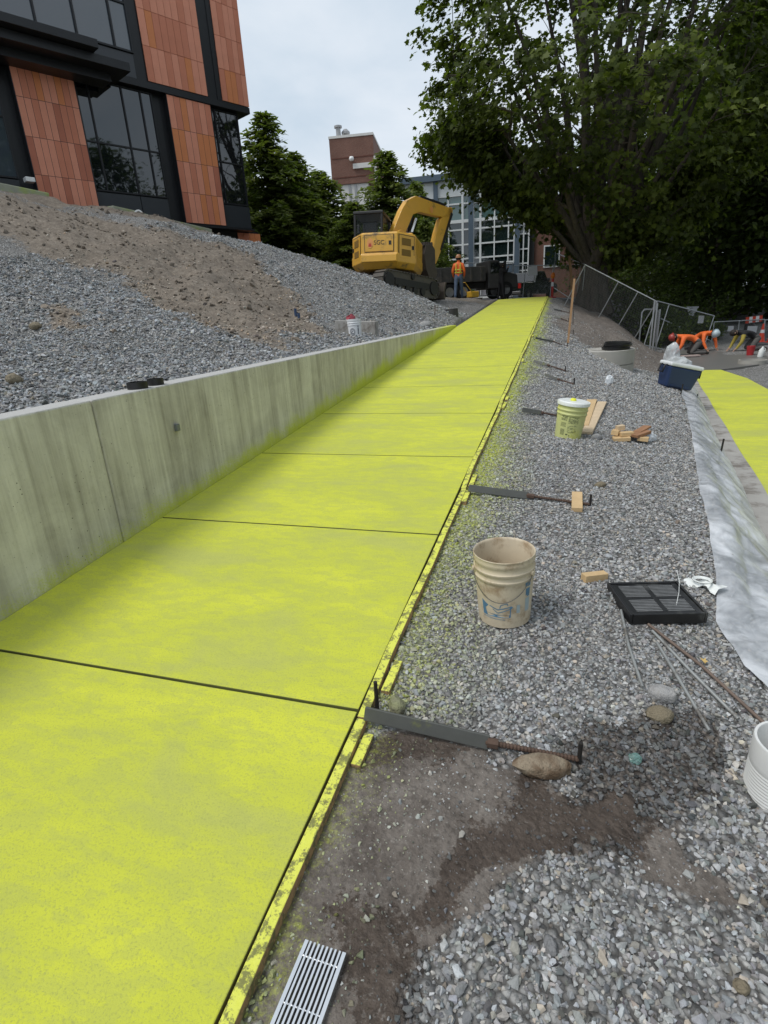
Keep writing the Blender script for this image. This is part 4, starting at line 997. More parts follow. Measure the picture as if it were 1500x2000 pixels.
# cab on the left
c = MB()
for (x, y) in ((-1.07, -.30), (-.12, -.30), (-1.07, .92), (-.12, .92)): c.box2((x-.045, y-.045, 1.88), (x+.045, y+.045, 2.68))
c.box2((-1.13, -.36, 2.66), (-.06, .98, 2.76)); c.box2((-1.12, -.35, 1.84), (-.07, .97, 1.97))
cabo = c.build('cab', DARKM, ex, bev=.025)
for q in ([(-1.02, -.31, 1.97), (-.17, -.31, 1.97), (-.17, -.31, 2.66), (-1.02, -.31, 2.66)], [(-.115, -.25, 1.97), (-.115, .87, 1.97), (-.115, .87, 2.66), (-.115, -.25, 2.66)], [(-1.075, -.25, 1.97), (-1.075, .87, 1.97), (-1.075, .87, 2.66), (-1.075, -.25, 2.66)], [(-1.02, .93, 1.97), (-.17, .93, 1.97), (-.17, .93, 2.66), (-1.02, .93, 2.66)]):
    g = MB().add(q, [(0, 1, 2, 3)]).build('cab_window', None, cabo, fix=False)
    t = bpy.data.materials.get('cab_pane')
    if t is None:
        n_ = NT('cab_pane'); n_.set(Base_Color=(.02, .03, .028), Roughness=.03, Alpha=.16, Specular_IOR_Level=.8); t = n_.m
    g.data.materials.append(t)
MB().box2((-.85, .0, 1.95), (-.35, .12, 2.5)).build('operator_seat', DARKM, cabo, bev=.05)
MB().box2((-1.24, .55, 2.25), (-1.14, .60, 2.55)).build('mirror', DARKM, cabo, bev=.02)
# undercarriage, turned further right than the house
UC = R_(-26)
Mu = Matrix.Rotation(UC, 4, 'Z')
def track_outline(L_=1.32, rr=.33, n=9):
    pts = []
    for k in range(n+1): a = -math.pi/2-math.pi*k/n; pts.append((-L_+rr*math.cos(a)*1.0, rr+rr*math.sin(a)))
    for k in range(n+1): a = math.pi/2-math.pi*k/n; pts.append((L_+rr*math.cos(a), rr+rr*math.sin(a)))
    return pts
for s in (-1, 1):
    x0, x1 = (s*.72, s*1.16); tr = MB(); out = track_outline(); 
    tr.prism([(y, z) for y, z in out], min(x0, x1)+.05, max(x0, x1)-.05, 'x')
    # shoes with grousers all round the belt
    n = 44; per = []; P = np.array(out+[out[0]]); seg = np.hypot(*(P[1:]-P[:-1]).T); cum = np.r_[0, seg.cumsum()]
    for i in range(n):
        q = cum[-1]*i/n; j = min(np.searchsorted(cum, q, 'right')-1, len(seg)-1); tt = (q-cum[j])/max(seg[j], 1e-9); p = P[j]+(P[j+1]-P[j])*tt; d = (P[j+1]-P[j])/seg[j]; nn = np.array([-d[1], d[0]])
        if np.dot(nn, p-np.array([0, .33])) < 0: nn = -nn
        tr.box(((x0+x1)/2, p[0]+nn[0]*.012, p[1]+nn[1]*.012), (abs(x1-x0), .118, .035), M=Matrix.Rotation(math.atan2(d[1], d[0]), 3, 'X'))
    to = tr.build('track', TRACK, ex); to.matrix_local = Mu
    side = MB(); xs = x1-s*.03; 
    for yy, rr in ((-1.30, .25), (1.30, .24), (-.75, .13), (-.3, .13), (.15, .13), (.6, .13), (.0, .09)):
        zc = .34 if abs(yy) > 1 else (.16 if yy != 0 else .58); ring_ = [(xs+s*.035, yy+math.cos(6.283*k/18)*rr, zc+math.sin(6.283*k/18)*rr) for k in range(18)]; r2 = [(xs-s*.05, p[1], p[2]) for p in ring_]
        b0 = len(side.v); side.v += ring_+r2; side.f += [tuple(b0+k for k in range(18))]+[(b0+k, b0+(k+1) % 18, b0+18+(k+1) % 18, b0+18+k) for k in range(18)]; side.mi += [0]*19
    side.box2((xs-s*.02, -1.0, .25), (xs+s*.02, 1.0, .46))
    so = side.build('track_rollers', DARKM, ex); so.matrix_local = Mu
uf = MB().box2((-.75, -.7, .30), (.75, .7, .64)); uo = uf.build('track_frame', DARKM, ex); uo.matrix_local = Mu
bl = MB().prism([(1.95, .05), (2.05, .02), (2.0, .30), (2.10, .62), (2.03, .62), (1.93, .30)], -1.16, 1.16, 'x'); bo = bl.build('dozer_blade', RUSTM, ex); bo.matrix_local = Mu
ba = MB().box2((-.55, 1.0, .20), (-.40, 1.98, .36)).box2((.40, 1.0, .20), (.55, 1.98, .36)); bo = ba.build('blade_arm', DARKM, ex); bo.matrix_local = Mu
# boom, stick and bucket: outlines measured in the upright plane the boom swings in
ih = Matrix.Rotation(CA-HEAD, 3, 'Z'); piv = Vector(EX)+ih @ Vector((.12, 1.02, 0)); BH = CA-R_(50)
bu = np.array([-math.sin(BH), math.cos(BH), 0.0]); bpl = Plane(np.array([piv.x, piv.y, 0]), bu)
def zp(x, y): return bpl.at(660+x/5, 370+y/5)
bpy.context.view_layer.update(); inv = ex.matrix_basis.inverted()
BOOM_M = inv @ Matrix.Translation((piv.x, piv.y, 0)) @ Matrix.Rotation(math.atan2(bu[1], bu[0]), 4, 'Z')
def plate(name, pts, half, m_, parent=ex, bev=.015):
    b = MB().prism([zp(*p) for p in pts], -half, half, 'y'); me_o = b.build(name, m_, parent, bev=bev)
    M4 = Matrix.Translation((piv.x, piv.y, 0)) @ Matrix.Rotation(math.atan2(bu[1], bu[0]), 4, 'Z')
    me_o.matrix_basis = inv @ M4 if parent is ex else Matrix.Identity(4); return me_o
boom = plate('boom', [(455, 560), (600, 205), (655, 112), (740, 68), (905, 128), (1050, 178), (1092, 180), (1098, 215), (1065, 280), (985, 272), (880, 250), (780, 226), (712, 250), (585, 560)], .125, YELM)
plate('boom_foot', [(440, 480), (570, 400), (660, 450), (640, 640), (440, 640)], .26, YELM)
stick = plate('stick', [(1046, 235), (1068, 178), (1100, 200), (1094, 260), (1040, 440), (1000, 560), (950, 700), (915, 770), (885, 720), (905, 600), (945, 420), (985, 290)], .125, YELM)
plate('boom_cylinder', [(575, 520), (600, 520), (740, 262), (718, 256)], .05, DARKM, bev=None)
plate('cylinder_rod', [(672, 420), (692, 425), (735, 290), (716, 284)], .22, CHROME, bev=None)
plate('stick_cylinder', [(790, 78), (1040, 165), (1046, 146), (800, 62)], .06, DARKM, bev=None)
plate('hydraulic_hose', [(1080, 230), (1092, 250), (1010, 520), (985, 600), (975, 590), (1000, 500)], .17, DARKM, bev=None)
plate('bucket_cylinder', [(1010, 470), (1026, 476), (975, 640), (957, 634)], .07, DARKM, bev=None)
plate('bucket_rod', [(950, 640), (965, 645), (930, 790), (914, 784)], .04, CHROME, bev=None)
plate('bucket_link', [(900, 770), (945, 790), (950, 830), (915, 870), (885, 820)], .10, YELM)
bk = plate('bucket', [(790, 555), (850, 545), (880, 600), (885, 760), (905, 830), (880, 905), (835, 900), (795, 790), (775, 640)], .38, RUSTM)
for i in range(4): plate('bucket_tooth', [(775+i*26, 560), (795+i*26, 555), (790+i*26, 525), (782+i*26, 525)], .36-.02*i, RUSTM, bk, None)
eb = MB(); q = zp(885, 205); k_ = 16
eb.add([(q[0]+.085*math.cos(6.283*i/k_), -.167, q[1]+.11*math.sin(6.283*i/k_)) for i in range(k_)], [tuple(range(k_))])
eo = eb.build('emblem', mat('emblem_orange', (.75, .33, .10), .5), ex, fix=False); eo.matrix_basis = BOOM_M.copy()

# ================================================================== vehicles behind the crest
GREENP = mat('dark_green_paint', (.010, .018, .016), .25, var=.15, coat=.5); TYRE = mat('tyre_rubber', (.016, .016, .016), .85, var=.2); RIM = mat('wheel_rim', (.35, .35, .36), .35, metal=.8)
VGL = glass_mat('vehicle_glass', (.015, .018, .02), .03); REDL = mat('tail_lamp_red', (.45, .02, .015), .3); PLATEM = mat('number_plate', (.7, .7, .68), .5)
def wheel(par, x, y, r_=.37, w=.26, sx=1):
    a = MB().lathe([(r_*.55, -w/2), (r_*.93, -w/2), (r_, -w*.3), (r_, w*.3), (r_*.93, w/2), (r_*.55, w/2)], 24)
    o = a.build('wheel', TYRE, par, smooth_=40, loc=(x, y, r_), rot=(0, math.pi/2, 0))
    MB().lathe([(0, w*.30), (r_*.25, w*.36), (r_*.56, w*.40), (r_*.56, -w*.4), (0, -w*.4)], 20).build('rim', RIM, o, smooth_=40); return o
def pickup(name, label, loc, rz, paint):
    t_ = thing(name, label, 'truck', loc, (0, 0, rz))          # length along y (front +y), 5.4 m
    prof = [(-2.65, .55), (-2.65, 1.12), (-.75, 1.14), (-.70, 1.16), (-.45, 1.80), (.55, 1.84), (1.15, 1.22), (2.45, 1.08), (2.62, .95), (2.65, .50), (2.2, .42), (-2.2, .42)]
    bd = MB().prism(prof, -.92, .92, 'x').build('body', paint, t_, bev=.06, seg=3)
    for s in (-1, 1):
        MB().prism([(-.60, 1.22), (-.42, 1.70), (.02, 1.74), (.02, 1.22)], s*.91, s*.925, 'x').build('side_window', VGL, bd)
        MB().prism([(.08, 1.22), (.08, 1.74), (.52, 1.76), (1.0, 1.24)], s*.91, s*.925, 'x').build('side_window', VGL, bd)
        MB().box2((s*.70, -2.68, .78), (s*.90, -2.60, 1.08)).build('tail_lamp', REDL, t_)
        MB().box2((s*.95, .82, 1.20), (s*1.15, .92, 1.40)).build('wing_mirror', DARKM, t_, bev=.02)
        for y in (-1.65, 1.7): wheel(t_, s*.82, y)
    MB().add([(-.78, -.725, 1.22), (.78, -.725, 1.22), (.72, -.50, 1.74), (-.72, -.50, 1.74)], [(0, 1, 2, 3)]).build('rear_window', VGL, bd, fix=False)
    tg = MB().box2((-.68, -2.69, .72), (.68, -2.655, 1.10)).build('tailgate', paint, t_, bev=.02); MB().box2((-.10, -2.72, .92), (.10, -2.69, .98)).build('handle', DARKM, tg)
    MB().box2((-.92, -2.80, .46), (.92, -2.66, .62)).build('rear_bumper', mat('bumper_chrome', (.3, .3, .31), .3, metal=.7), t_, bev=.03)
    MB().box2((-.15, -2.815, .48), (.15, -2.80, .60)).build('number_plate', PLATEM, t_)
    return t_
P = at_depth(1030, 582, 37); P[2] = float(H0(P[0], P[1]))
pickup('pickup_truck', 'dark green pickup truck parked at the crest behind the wire fence', (P[0], P[1], P[2]), CA-R_(42), GREENP)
# dark dump truck side on behind the worker
DK = mat('dusty_black_paint', (.06, .058, .056), .5, var=.3, dirt=(.10, .09, .075), dirt_amt=.35)
P = at_depth(918, 585, 28.5); P[2] = float(H0(P[0], P[1]))
dt = thing('dump_truck', 'dusty black dump truck standing side on behind the worker in orange', 'truck', tuple(P), (0, 0, CA-R_(78))); dt.scale = (.88, .88, .88)
MB().prism([(.75, .55), (.75, 2.05), (1.35, 2.05), (1.95, 1.40), (2.55, 1.25), (2.62, .55)], -.95, .95, 'x').build('cab', DK, dt, bev=.05)
for s in (-1, 1):
    MB().prism([(.88, 1.35), (.88, 1.92), (1.32, 1.92), (1.75, 1.40), (1.75, 1.35)], s*.94, s*.965, 'x').build('side_window', VGL, dt)
    MB().box2((s*1.0, 1.62, 1.45), (s*1.22, 1.72, 1.95)).build('wing_mirror', DARKM, dt, bev=.02)
    MB().box2((s*1.02, 1.62, 1.35), (s*.95, 1.66, 1.42)).build('mirror_arm', DARKM, dt)
    for y in (1.85, -1.6, -.75): wheel(dt, s*.82, y, .46, .28)
MB().prism([(-2.4, .95), (-2.6, 1.75), (.55, 1.75), (.55, .95)], -1.05, 1.05, 'x').build('dump_bed', DK, dt, bev=.03)
for i in range(5): MB().box2((1.05, -2.2+i*.6, 1.0), (1.12, -2.1+i*.6, 1.7)).build('bed_rib', DK, dt)
MB().box2((-.4, -2.4, .62), (.4, 2.3, .92)).build('chassis', DARKM, dt)
MB().tube([(.6, -2.3, 1.7), (.6, -2.9, 2.45)], .05, 8).build('tarp_arm', DARKM, dt)
# yellow plate compactor beside him
P = at_depth(924, 580, 25.5); P[2] = float(H(P[0], P[1]))
pc = thing('plate_compactor', 'small yellow plate compactor on the ground right of the worker in orange', 'compactor', tuple(P), (0, 0, CA-R_(60)))
YC = mat('compactor_yellow', (.62, .36, .03), .45, var=.1)
MB().prism([(-.32, .06), (-.38, .14), (.38, .14), (.32, .0), (-.26, .0)], -.24, .24, 'x').build('plate', RUSTM, pc, bev=.01)
MB().box2((-.20, -.24, .16), (.20, .22, .44)).build('engine_cover', YC, pc, bev=.05)
MB().tube([(-.18, -.2, .38), (-.18, -.62, .82), (.18, -.62, .82), (.18, -.2, .38)], .018, 8).build('handle', YC, pc, smooth_=60)

# ================================================================== lower path, kerb, road
def xlow_r(y): return np.interp(y, [-2, 1, 9, 12.4, 14.5, 16.4], [2.6, 3.0, 3.72, 3.92, 4.06, 3.95])
def strip(name, ys, xa, xb, z, m_, th=.08, nx=6, kind=True, crown=0.0):
    b = MB(); n = len(ys); 
    for y in ys:
        for i in range(nx): x = xa(y)+(xb(y)-xa(y))*i/(nx-1); b.v.append((float(x), float(y), float(z(x, y))))
    for j in range(n-1):
        for i in range(nx-1): b.f.append((j*nx+i, j*nx+i+1, (j+1)*nx+i+1, (j+1)*nx+i)); b.mi.append(0)
    rim = list(range(nx))+[j*nx+nx-1 for j in range(1, n)]+[(n-1)*nx+i for i in range(nx-2, -1, -1)]+[j*nx for j in range(n-2, 0, -1)]
    q = len(b.v); b.v += [(b.v[i][0], b.v[i][1], b.v[i][2]-th) for i in rim]
    for i in range(len(rim)): b.f.append((rim[i], q+i, q+(i+1) % len(rim), rim[(i+1) % len(rim)])); b.mi.append(0)
    o = b.build(name, m_, smooth_=30)
    if kind: o['kind'] = 'structure'
    return o
YEL2 = yellow_mat('yellow_cured_concrete_lower', 7)
strip('lower_path', np.linspace(-2, 16.35, 40), xlow, xlow_r, lambda x, y: LOW+.03, YEL2)
KERB = mat('weathered_kerb_concrete', (.36, .345, .32), .85, var=.25, scale=5, bump=.5, bscale=40, dirt=(.17, .15, .13), dirt_amt=.55, dirt_scale=4)
kerb = strip('kerb', np.linspace(-2, 16.3, 40), lambda y: xlow(y)-.30, lambda y: xlow(y)-.006, lambda x, y: LOW+.045+.012*math.sin(y*2.3), KERB, th=.2)
WETC = mat('fresh_grey_concrete', (.17, .165, .155), .42, var=.18, scale=1.2, bump=.2, bscale=20)
strip('concrete_pad', np.linspace(16.38, 23.0, 14), lambda y: 3.15+.06*(y-16), lambda y: 3.95+(y-16.38)*1.1 if y < 19 else 6.9+.05*(y-19), lambda x, y: LOW+.028, WETC)
ASPH = mat('asphalt', (.075, .077, .080), .85, var=.18, scale=3, bump=.4, bscale=120)
rd = strip('road', np.linspace(24.4, 60, 30), lambda y: 6.2+.42*(y-24)+.004*(y-24)**2, lambda y: 13.5+.55*(y-24)+.004*(y-24)**2, lambda x, y: float(H0(x, y))+.07, ASPH, nx=8)

# ================================================================== form boards and braces along the path
def form_wood_mat():
    t = NT('painted_form_wood'); v = t.coord(); g = t.noise(t.coord('Object', (30, 1.2, 30)), 2, 5, .6)
    wood = t.mix(g, (.33, .19, .085), (.52, .34, .17))
    geo = t.node('ShaderNodeNewGeometry'); sn = t.node('ShaderNodeSeparateXYZ'); t.link(geo.outputs['Normal'], sn.inputs[0])
    n1 = t.noise(v, 20, 6, .75); n2 = t.noise(v, 75, 4, .7)
    cov = t.step(t.math('ADD', sn.outputs[2], t.math('MULTIPLY', t.math('SUBTRACT', n1, .5), .9)), .25, .6)
    col = t.mix(cov, t.mix(t.step(n1, .5, .7, 0, .6), wood, (.45, .46, .08)), t.mix(n2, (.66, .68, .06), (.80, .82, .16)))
    blot = t.step(t.math('ADD', n1, t.math('MULTIPLY', n2, .35)), .64, .75, 0, .85)
    col = t.mix(blot, col, (.14, .135, .06))
    t.set(Base_Color=col, Roughness=.8, Normal=t.bump(t.math('ADD', n2, g), .5, .004)); return t.m
FORM = form_wood_mat()
LUMB = mat('raw_lumber', (.60, .42, .22), .75, var=.22, scale=9, bump=.3, bscale=50)
LUMD = mat('brown_old_lumber', (.30, .155, .08), .8, var=.3, scale=12, bump=.3, bscale=50)
by = [-1.0, 1.62, 4.05, 7.0, 10.0, 13.4, 17.0, 20.6, 24.2, 27.4]
flab = ['yellow splashed form board in front of the first steel brace', 'yellow splashed form board between the first two steel braces', 'yellow splashed form board between the second brace and the lidded bucket',
        'yellow form board beside the lidded bucket', 'yellow form board beside the two small rods', 'yellow form board beside the concrete manhole ring', 'yellow form board beside the leaning wooden stake', 'yellow form board below the maple tree', 'last yellow form board at the path crest']
for i, (a, b) in enumerate(zip(by[:-1], by[1:])):
    b_ = MB(); off = .0 if i else -.004; L_ = b-a-.008
    n = max(2, int(L_/.35)); 
    for j in range(n+1):
        y = a+.004+L_*j/n; wob = .006*math.sin(y*1.9+i)+.004*math.sin(y*5.1)
        for x, dz in ((.010, .004), (.048, .002), (.048, -.14), (.010, -.14)): b_.v.append((XR+x+wob+off, y, SL*y+dz+.004*math.sin(y*3)))
    for j in range(n):
        for k in range(4): b_.f.append((j*4+k, j*4+(k+1) % 4, (j+1)*4+(k+1) % 4, (j+1)*4+k)); b_.mi.append(0)
    b_.f += [(0, 1, 2, 3), (n*4+3, n*4+2, n*4+1, n*4)]; b_.mi += [0, 0]
    o = b_.build('form_board', FORM, bev=.003); tag(o, flab[i], 'board', 'form boards along the path edge')
def cleat(y, ln, label, x=.054, w=.038, dz=-.012, m_=None):
    o = MB().box((0, 0, 0), (w, ln, .12)).build('wooden_cleat', m_ or FORM, bev=.003, loc=(XR+x+w/2, y, SL*y-.06+dz), rot=(math.atan(SL), 0, rng.normal(0, .02)))
    tag(o, label, 'wood block', 'wooden cleats on the form boards')
cleat(1.90, .20, 'yellow splashed cleat behind the upright steel pin'); cleat(1.50, .15, 'yellow splashed cleat under the end of the first steel brace', dz=-.02)
cleat(4.28, .26, 'cleat against the form board just past the second brace'); cleat(3.93, .22, 'raw end-grain cleat just before the second brace', dz=-.005)
cleat(6.85, .30, 'cleat on the form board before the lidded bucket'); cleat(7.25, .22, 'cleat on the form board behind the lidded bucket'); cleat(10.2, .35, 'cleat on the form board beside the two small rods')
cleat(13.6, .3, 'cleat on the form board level with the manhole ring')
OLDST = mat('old_dark_steel', (.12, .122, .112), .55, metal=.5, var=.3, scale=10, dirt=(.28, .30, .08), dirt_amt=.28, dirt_scale=7)
RUST = mat('rusty_steel', (.105, .066, .048), .8, metal=.2, var=.35, scale=25, bump=.4, bscale=80)
PIN = mat('black_rebar', (.025, .022, .020), .7, metal=.3)
def gp(px, py, lift=0.0):
    P = on_ground(px, py, lift); return Vector(P)
def brace(label, p0, p1, p2, w=.055, th=.012, lift=.03):
    a = gp(*p0, lift+.03); m_ = gp(*p1, lift); c = gp(*p2, lift-.012)
    t_ = thing('form_brace', label, 'brace', tuple(a), (0, 0, 0), 'steel braces beside the path'); A, M_, C_ = Vector((0, 0, 0)), m_-a, c-a
    MB().bar(A, M_, th, w, (0, .35, 1)).build('flat_bar', OLDST, t_, bev=.003)
    d = (C_-M_); n = 26; pts = []; rr = []
    for i in range(n*2+1): pts.append(M_-d*.04+d*1.04*(i/(2*n))); rr.append(.0115 if i % 2 else .0085)
    MB().tube(pts, rr, 8).build('threaded_rod', RUST, t_)
    MB().tube([M_-d*.02, M_+d*.10], .02, 6).build('nut', RUST, t_)
    pin = C_+d.normalized()*.0; MB().tube([pin+Vector((0, 0, -.08)), pin+Vector((.004, 0, .075))], .008, 8).build('pin', PIN, t_)
    return t_
brace('flat steel brace with rusty rod running from the form board to the big tan cobble', (712, 1393), (955, 1450), (1130, 1483))
brace('dark steel brace with rusty rod resting on a raw wood block', (915, 953), (1032, 968), (1152, 985))
brace('short dark steel brace ending behind the lidded bucket', (1020, 800), (1058, 806), (1092, 812), .05)
brace('thin dark brace lying below the manhole ring, upper of two', (1042, 705), (1070, 713), (1104, 724), .04)
brace('thin dark brace lying below the manhole ring, lower of two', (1064, 731), (1090, 741), (1121, 750), .04)
brace('thin dark brace beside the foot of the leaning wooden stake', (1046, 660), (1080, 667), (1108, 676), .04)
brace('thin dark brace between the path and the leaning stake, upper one', (1082, 604), (1096, 607), (1112, 611), .05)
brace('thin dark brace between the path and the leaning stake, lower one', (1084, 617), (1096, 622), (1110, 627), .05)
def pin_at(px, py, hgt, label, rad=.009, lean=(0, 0)):
    P = gp(px, py); o = MB().tube([(0, 0, -.05), (lean[0]*hgt*.5, lean[1]*hgt*.5, hgt*.5), (lean[0]*hgt, lean[1]*hgt, hgt)], [rad, rad, rad*.9], 8).build('steel_pin', PIN, loc=tuple(P), smooth_=40)
    return tag(o, label, 'pin', 'short steel pins')
o = pin_at(737, 1388, .14, 'upright black steel pin beside the form board at the first brace')

# ================================================================== stones one can pick out
def cobble_mat(name, c1, c2, sc=3.0):
    t = NT(name); v = t.coord(); n = t.noise(v, sc, 5, .6, .3); f = t.noise(v, 40, 4, .7)
    t.set(Base_Color=t.mix(t.step(f, .45, .75, 0, .4), t.ramp(n, [(.42, c1), (.58, c2)]), tuple(x*.6 for x in c1)), Roughness=.8, Normal=t.bump(t.math('ADD', f, t.noise(v, 14, 4, .6)), .9, .02)); return t.m
def cobble(px, py, dims, label, m_, seed, rz=0.0, ang=False, sink=.28):
    r = np.random.default_rng(seed); bm = bmesh.new(); bmesh.ops.create_icosphere(bm, subdivisions=3, radius=.5)
    k = r.normal(size=(7, 3)); k /= np.linalg.norm(k, axis=1)[:, None]; am = r.uniform(.30, .46, 7)
    for v in bm.verts:
        d = np.array(v.co)*2
        for a_, t_ in zip(k, am):
            q = d @ a_; lim = t_*2+.05
            if q > lim: d = d-a_*(q-lim)*(.85 if ang else .55)
        dn_ = d/np.linalg.norm(d); d = d*(1+.05*math.sin(7*dn_[0]+k[0, 0]*9)*math.sin(6*dn_[1]+k[1, 0]*9)+.035*math.sin(13*dn_[2]+k[2, 0]*9+8*dn_[0])); v.co = Vector(d/2*np.array(dims)*1.12)
    me = bpy.data.meshes.new('cobble'); bm.to_mesh(me); bm.free(); me.materials.append(m_); me.shade_smooth()
    if ang: me.set_sharp_from_angle(angle=R_(35))
    P = gp(px, py); o = bpy.data.objects.new('cobble', me); COL.objects.link(o); o.location = (P.x, P.y, P.z+dims[2]*(.5-sink)); o.rotation_euler = (r.normal(0, .12), r.normal(0, .12), rz)
    return tag(o, label, 'stone', 'cobbles lying in the gravel')
CB1 = cobble_mat('tan_wet_cobble', (.30, .24, .17), (.15, .095, .055), 9); CB2 = cobble_mat('pale_grey_cobble', (.40, .39, .38), (.30, .30, .30), 8); CB3 = cobble_mat('brown_cobble', (.20, .165, .11), (.26, .22, .15), 6)
CBY = cobble_mat('yellow_dusted_cobble', (.30, .31, .16), (.22, .21, .15), 9)
cobble(1058, 1505, (.205, .085, .078), 'big tan cobble half wet lying against the first steel brace', CB1, 3, .35, True)
cobble(1292, 1362, (.105, .075, .07), 'pale grey cobble with dark spots beside the loose rods', CB2, 4, -.5)
cobble(1287, 1402, (.095, .07, .065), 'brown angular cobble leaning under the pale spotted cobble', CB3, 5, .2, True)
cobble(776, 1385, (.062, .085, .075), 'rough yellow dusted cobble beside the form board cleat', CBY, 6, .4, True)
cobble(1172, 950, (.085, .06, .05), 'small tan cobble beyond the second steel brace', CB3, 7, .3)
cobble(1165, 857, (.10, .08, .07), 'grey cobble right of the lidded bucket', CB2, 8, .3)
cobble(1075, 1850, (.030, .048, .030), 'oval grey pebble in the pale foreground gravel', cobble_mat('smooth_grey2', (.20, .20, .205), (.25, .25, .25), 5), 10, .5)
cobble(1447, 1930, (.036, .036, .03), 'round brown pebble in the foreground gravel', CB3, 11)
cobble(70, 640, (.16, .12, .10), 'brown rock on the grey slope below the terracotta building', CB3, 12, .2, True)
cobble(30, 745, (.11, .09, .08), 'brown rock in the bluish gravel just above the wall', CB3, 13, .8, True)
cobble(830, 636, (.30, .2, .16), 'pale rock near the far end of the retaining wall', CB2, 14, .3, True)

# ================================================================== buckets
def uvp(b, r_of, th, z, off=.0012):
    r_ = r_of(z)+off; return (r_*math.cos(th), r_*math.sin(th), z)
def bucket(label, loc, rot, m_, lid=None, handle=True, inner=None, name='bucket'):
    t_ = thing(name, label, 'bucket', loc, rot)
    prof = [(0, .004), (.118, .0), (.128, .006), (.140, .225), (.1405, .245), (.147, .250), (.1475, .262), (.142, .267), (.1425, .285), (.149, .290), (.1495, .302), (.144, .307), (.1445, .330), (.149, .336), (.1495, .350), (.146, .362), (.150, .368), (.148, .372), (.1445, .370), (.141, .36), (.138, .23), (.124, .012), (0, .012)]
    MB().lathe(prof, 48).build('shell', m_, t_, smooth_=50)
    if inner: MB().lathe([(0, .020), (.123, .020), (.124, .0215), (0, .0215)], 32).build('residue', inner, t_)
    return t_
def r_b(z): return .128+.012*(z-.006)/.219 if z < .245 else .1405
def decal(name, par, polys, th0, m_, off=.0012):
    """flat print wrapped on the bucket: polygons in (metres round the side, metres up)"""
    b = MB()
    for poly in polys:
        # cut into strips so the print bends with the wall
        xs = [p[0] for p in poly]; n = len(poly); c = (sum(xs)/n, sum(p[1] for p in poly)/n)
        pts = []
        for i in range(n):
            p, q = poly[i], poly[(i+1) % n]; k = max(1, int(abs(q[0]-p[0])/.012))
            for j in range(k): pts.append((p[0]+(q[0]-p[0])*j/k, p[1]+(q[1]-p[1])*j/k))
        vs = [uvp(b, r_b, th0+x/.136, z, off) for x, z in pts]+[uvp(b, r_b, th0+c[0]/.136, c[1], off)]
        m__ = len(pts); b.add(vs, [(i, (i+1) % m__, m__) for i in range(m__)])
    return b.build(name, m_, par, fix=False)
def bar_poly(p, q, w):
    dx, dy = q[0]-p[0], q[1]-p[1]; l = math.hypot(dx, dy); nx, ny = -dy/l*w/2, dx/l*w/2
    return [(p[0]+nx, p[1]+ny), (p[0]-nx, p[1]-ny), (q[0]-nx, q[1]-ny), (q[0]+nx, q[1]+ny)]
def rect(x0, x1, z0, z1): return [(x0, z0), (x1, z0), (x1, z1), (x0, z1)]
TAN = mat('dirty_tan_plastic', (.62, .53, .39), .5, var=.12, scale=14, dirt=(.36, .26, .16), dirt_amt=.42, dirt_scale=9)
WIRE = mat('grey_handle_wire', (.20, .19, .17), .4, metal=.7)
BLUEP = mat('faded_blue_print', (.10, .22, .34), .6, var=.35, scale=40); BLUEL = mat('pale_blue_print', (.38, .47, .50), .6, var=.2, scale=40)
P = gp(985, 1200); bkt = bucket('dirty tan open bucket with wire handle and faded blue print', (P.x, P.y, P.z-.005), (R_(2), R_(-1), 0), TAN, inner=mat('dried_mud', (.40, .27, .16), .9, var=.3, scale=20))
camd = math.atan2(-P.y, -P.x)                                         # print faces the camera
hw = []
for k in range(21):
    a = math.pi*k/20; th = camd-R_(67)+R_(134)*k/20*1.0
    hw.append((.153*math.cos(camd+R_(62)-R_(140)*k/20), .153*math.sin(camd+R_(62)-R_(140)*k/20), .285-.125*math.sin(math.pi*k/20)))
MB().tube(hw, .0022, 6).build('wire_handle', WIRE, bkt, smooth_=60)
for e in (hw[0], hw[-1]): MB().tube([(e[0]*.93, e[1]*.93, e[2]), (e[0]*1.03, e[1]*1.03, e[2])], .012, 10).build('handle_lug', TAN, bkt)
F = lambda L_: [[(x, z) for x, z in p] for p in L_]
th0 = camd                                                            # +x goes to the camera's right
decal('blue_print', bkt, F([rect(-.112, .030, .068, .084), bar_poly((.030, .07), (.032, .128), .005), bar_poly((-.03, .093), (.030, .118), .004), bar_poly((-.055, .112), (-.03, .093), .004), bar_poly((-.072, .128), (-.03, .112), .005), bar_poly((-.03, .112), (.038, .132), .005),
      bar_poly((.028, .118), (.042, .128), .008), [(-.118, .15), (-.112, .070), (-.085, .070), (-.10, .118), (-.078, .128)], bar_poly((-.02, .122), (-.014, .140), .004), bar_poly((-.014, .140), (.016, .150), .004), bar_poly((.016, .150), (.018, .138), .004), bar_poly((-.11, .060), (.005, .056), .003)]), th0, BLUEP)
decal('side_print', bkt, F([rect(.108, .145, .222, .252), rect(.112, .142, .175, .212), rect(.122, .140, .165, .175)]), th0, BLUEP)
decal('side_print', bkt, F([rect(.112, .142, .085, .160), rect(.062, .080, .09, .135)]), th0, BLUEL)

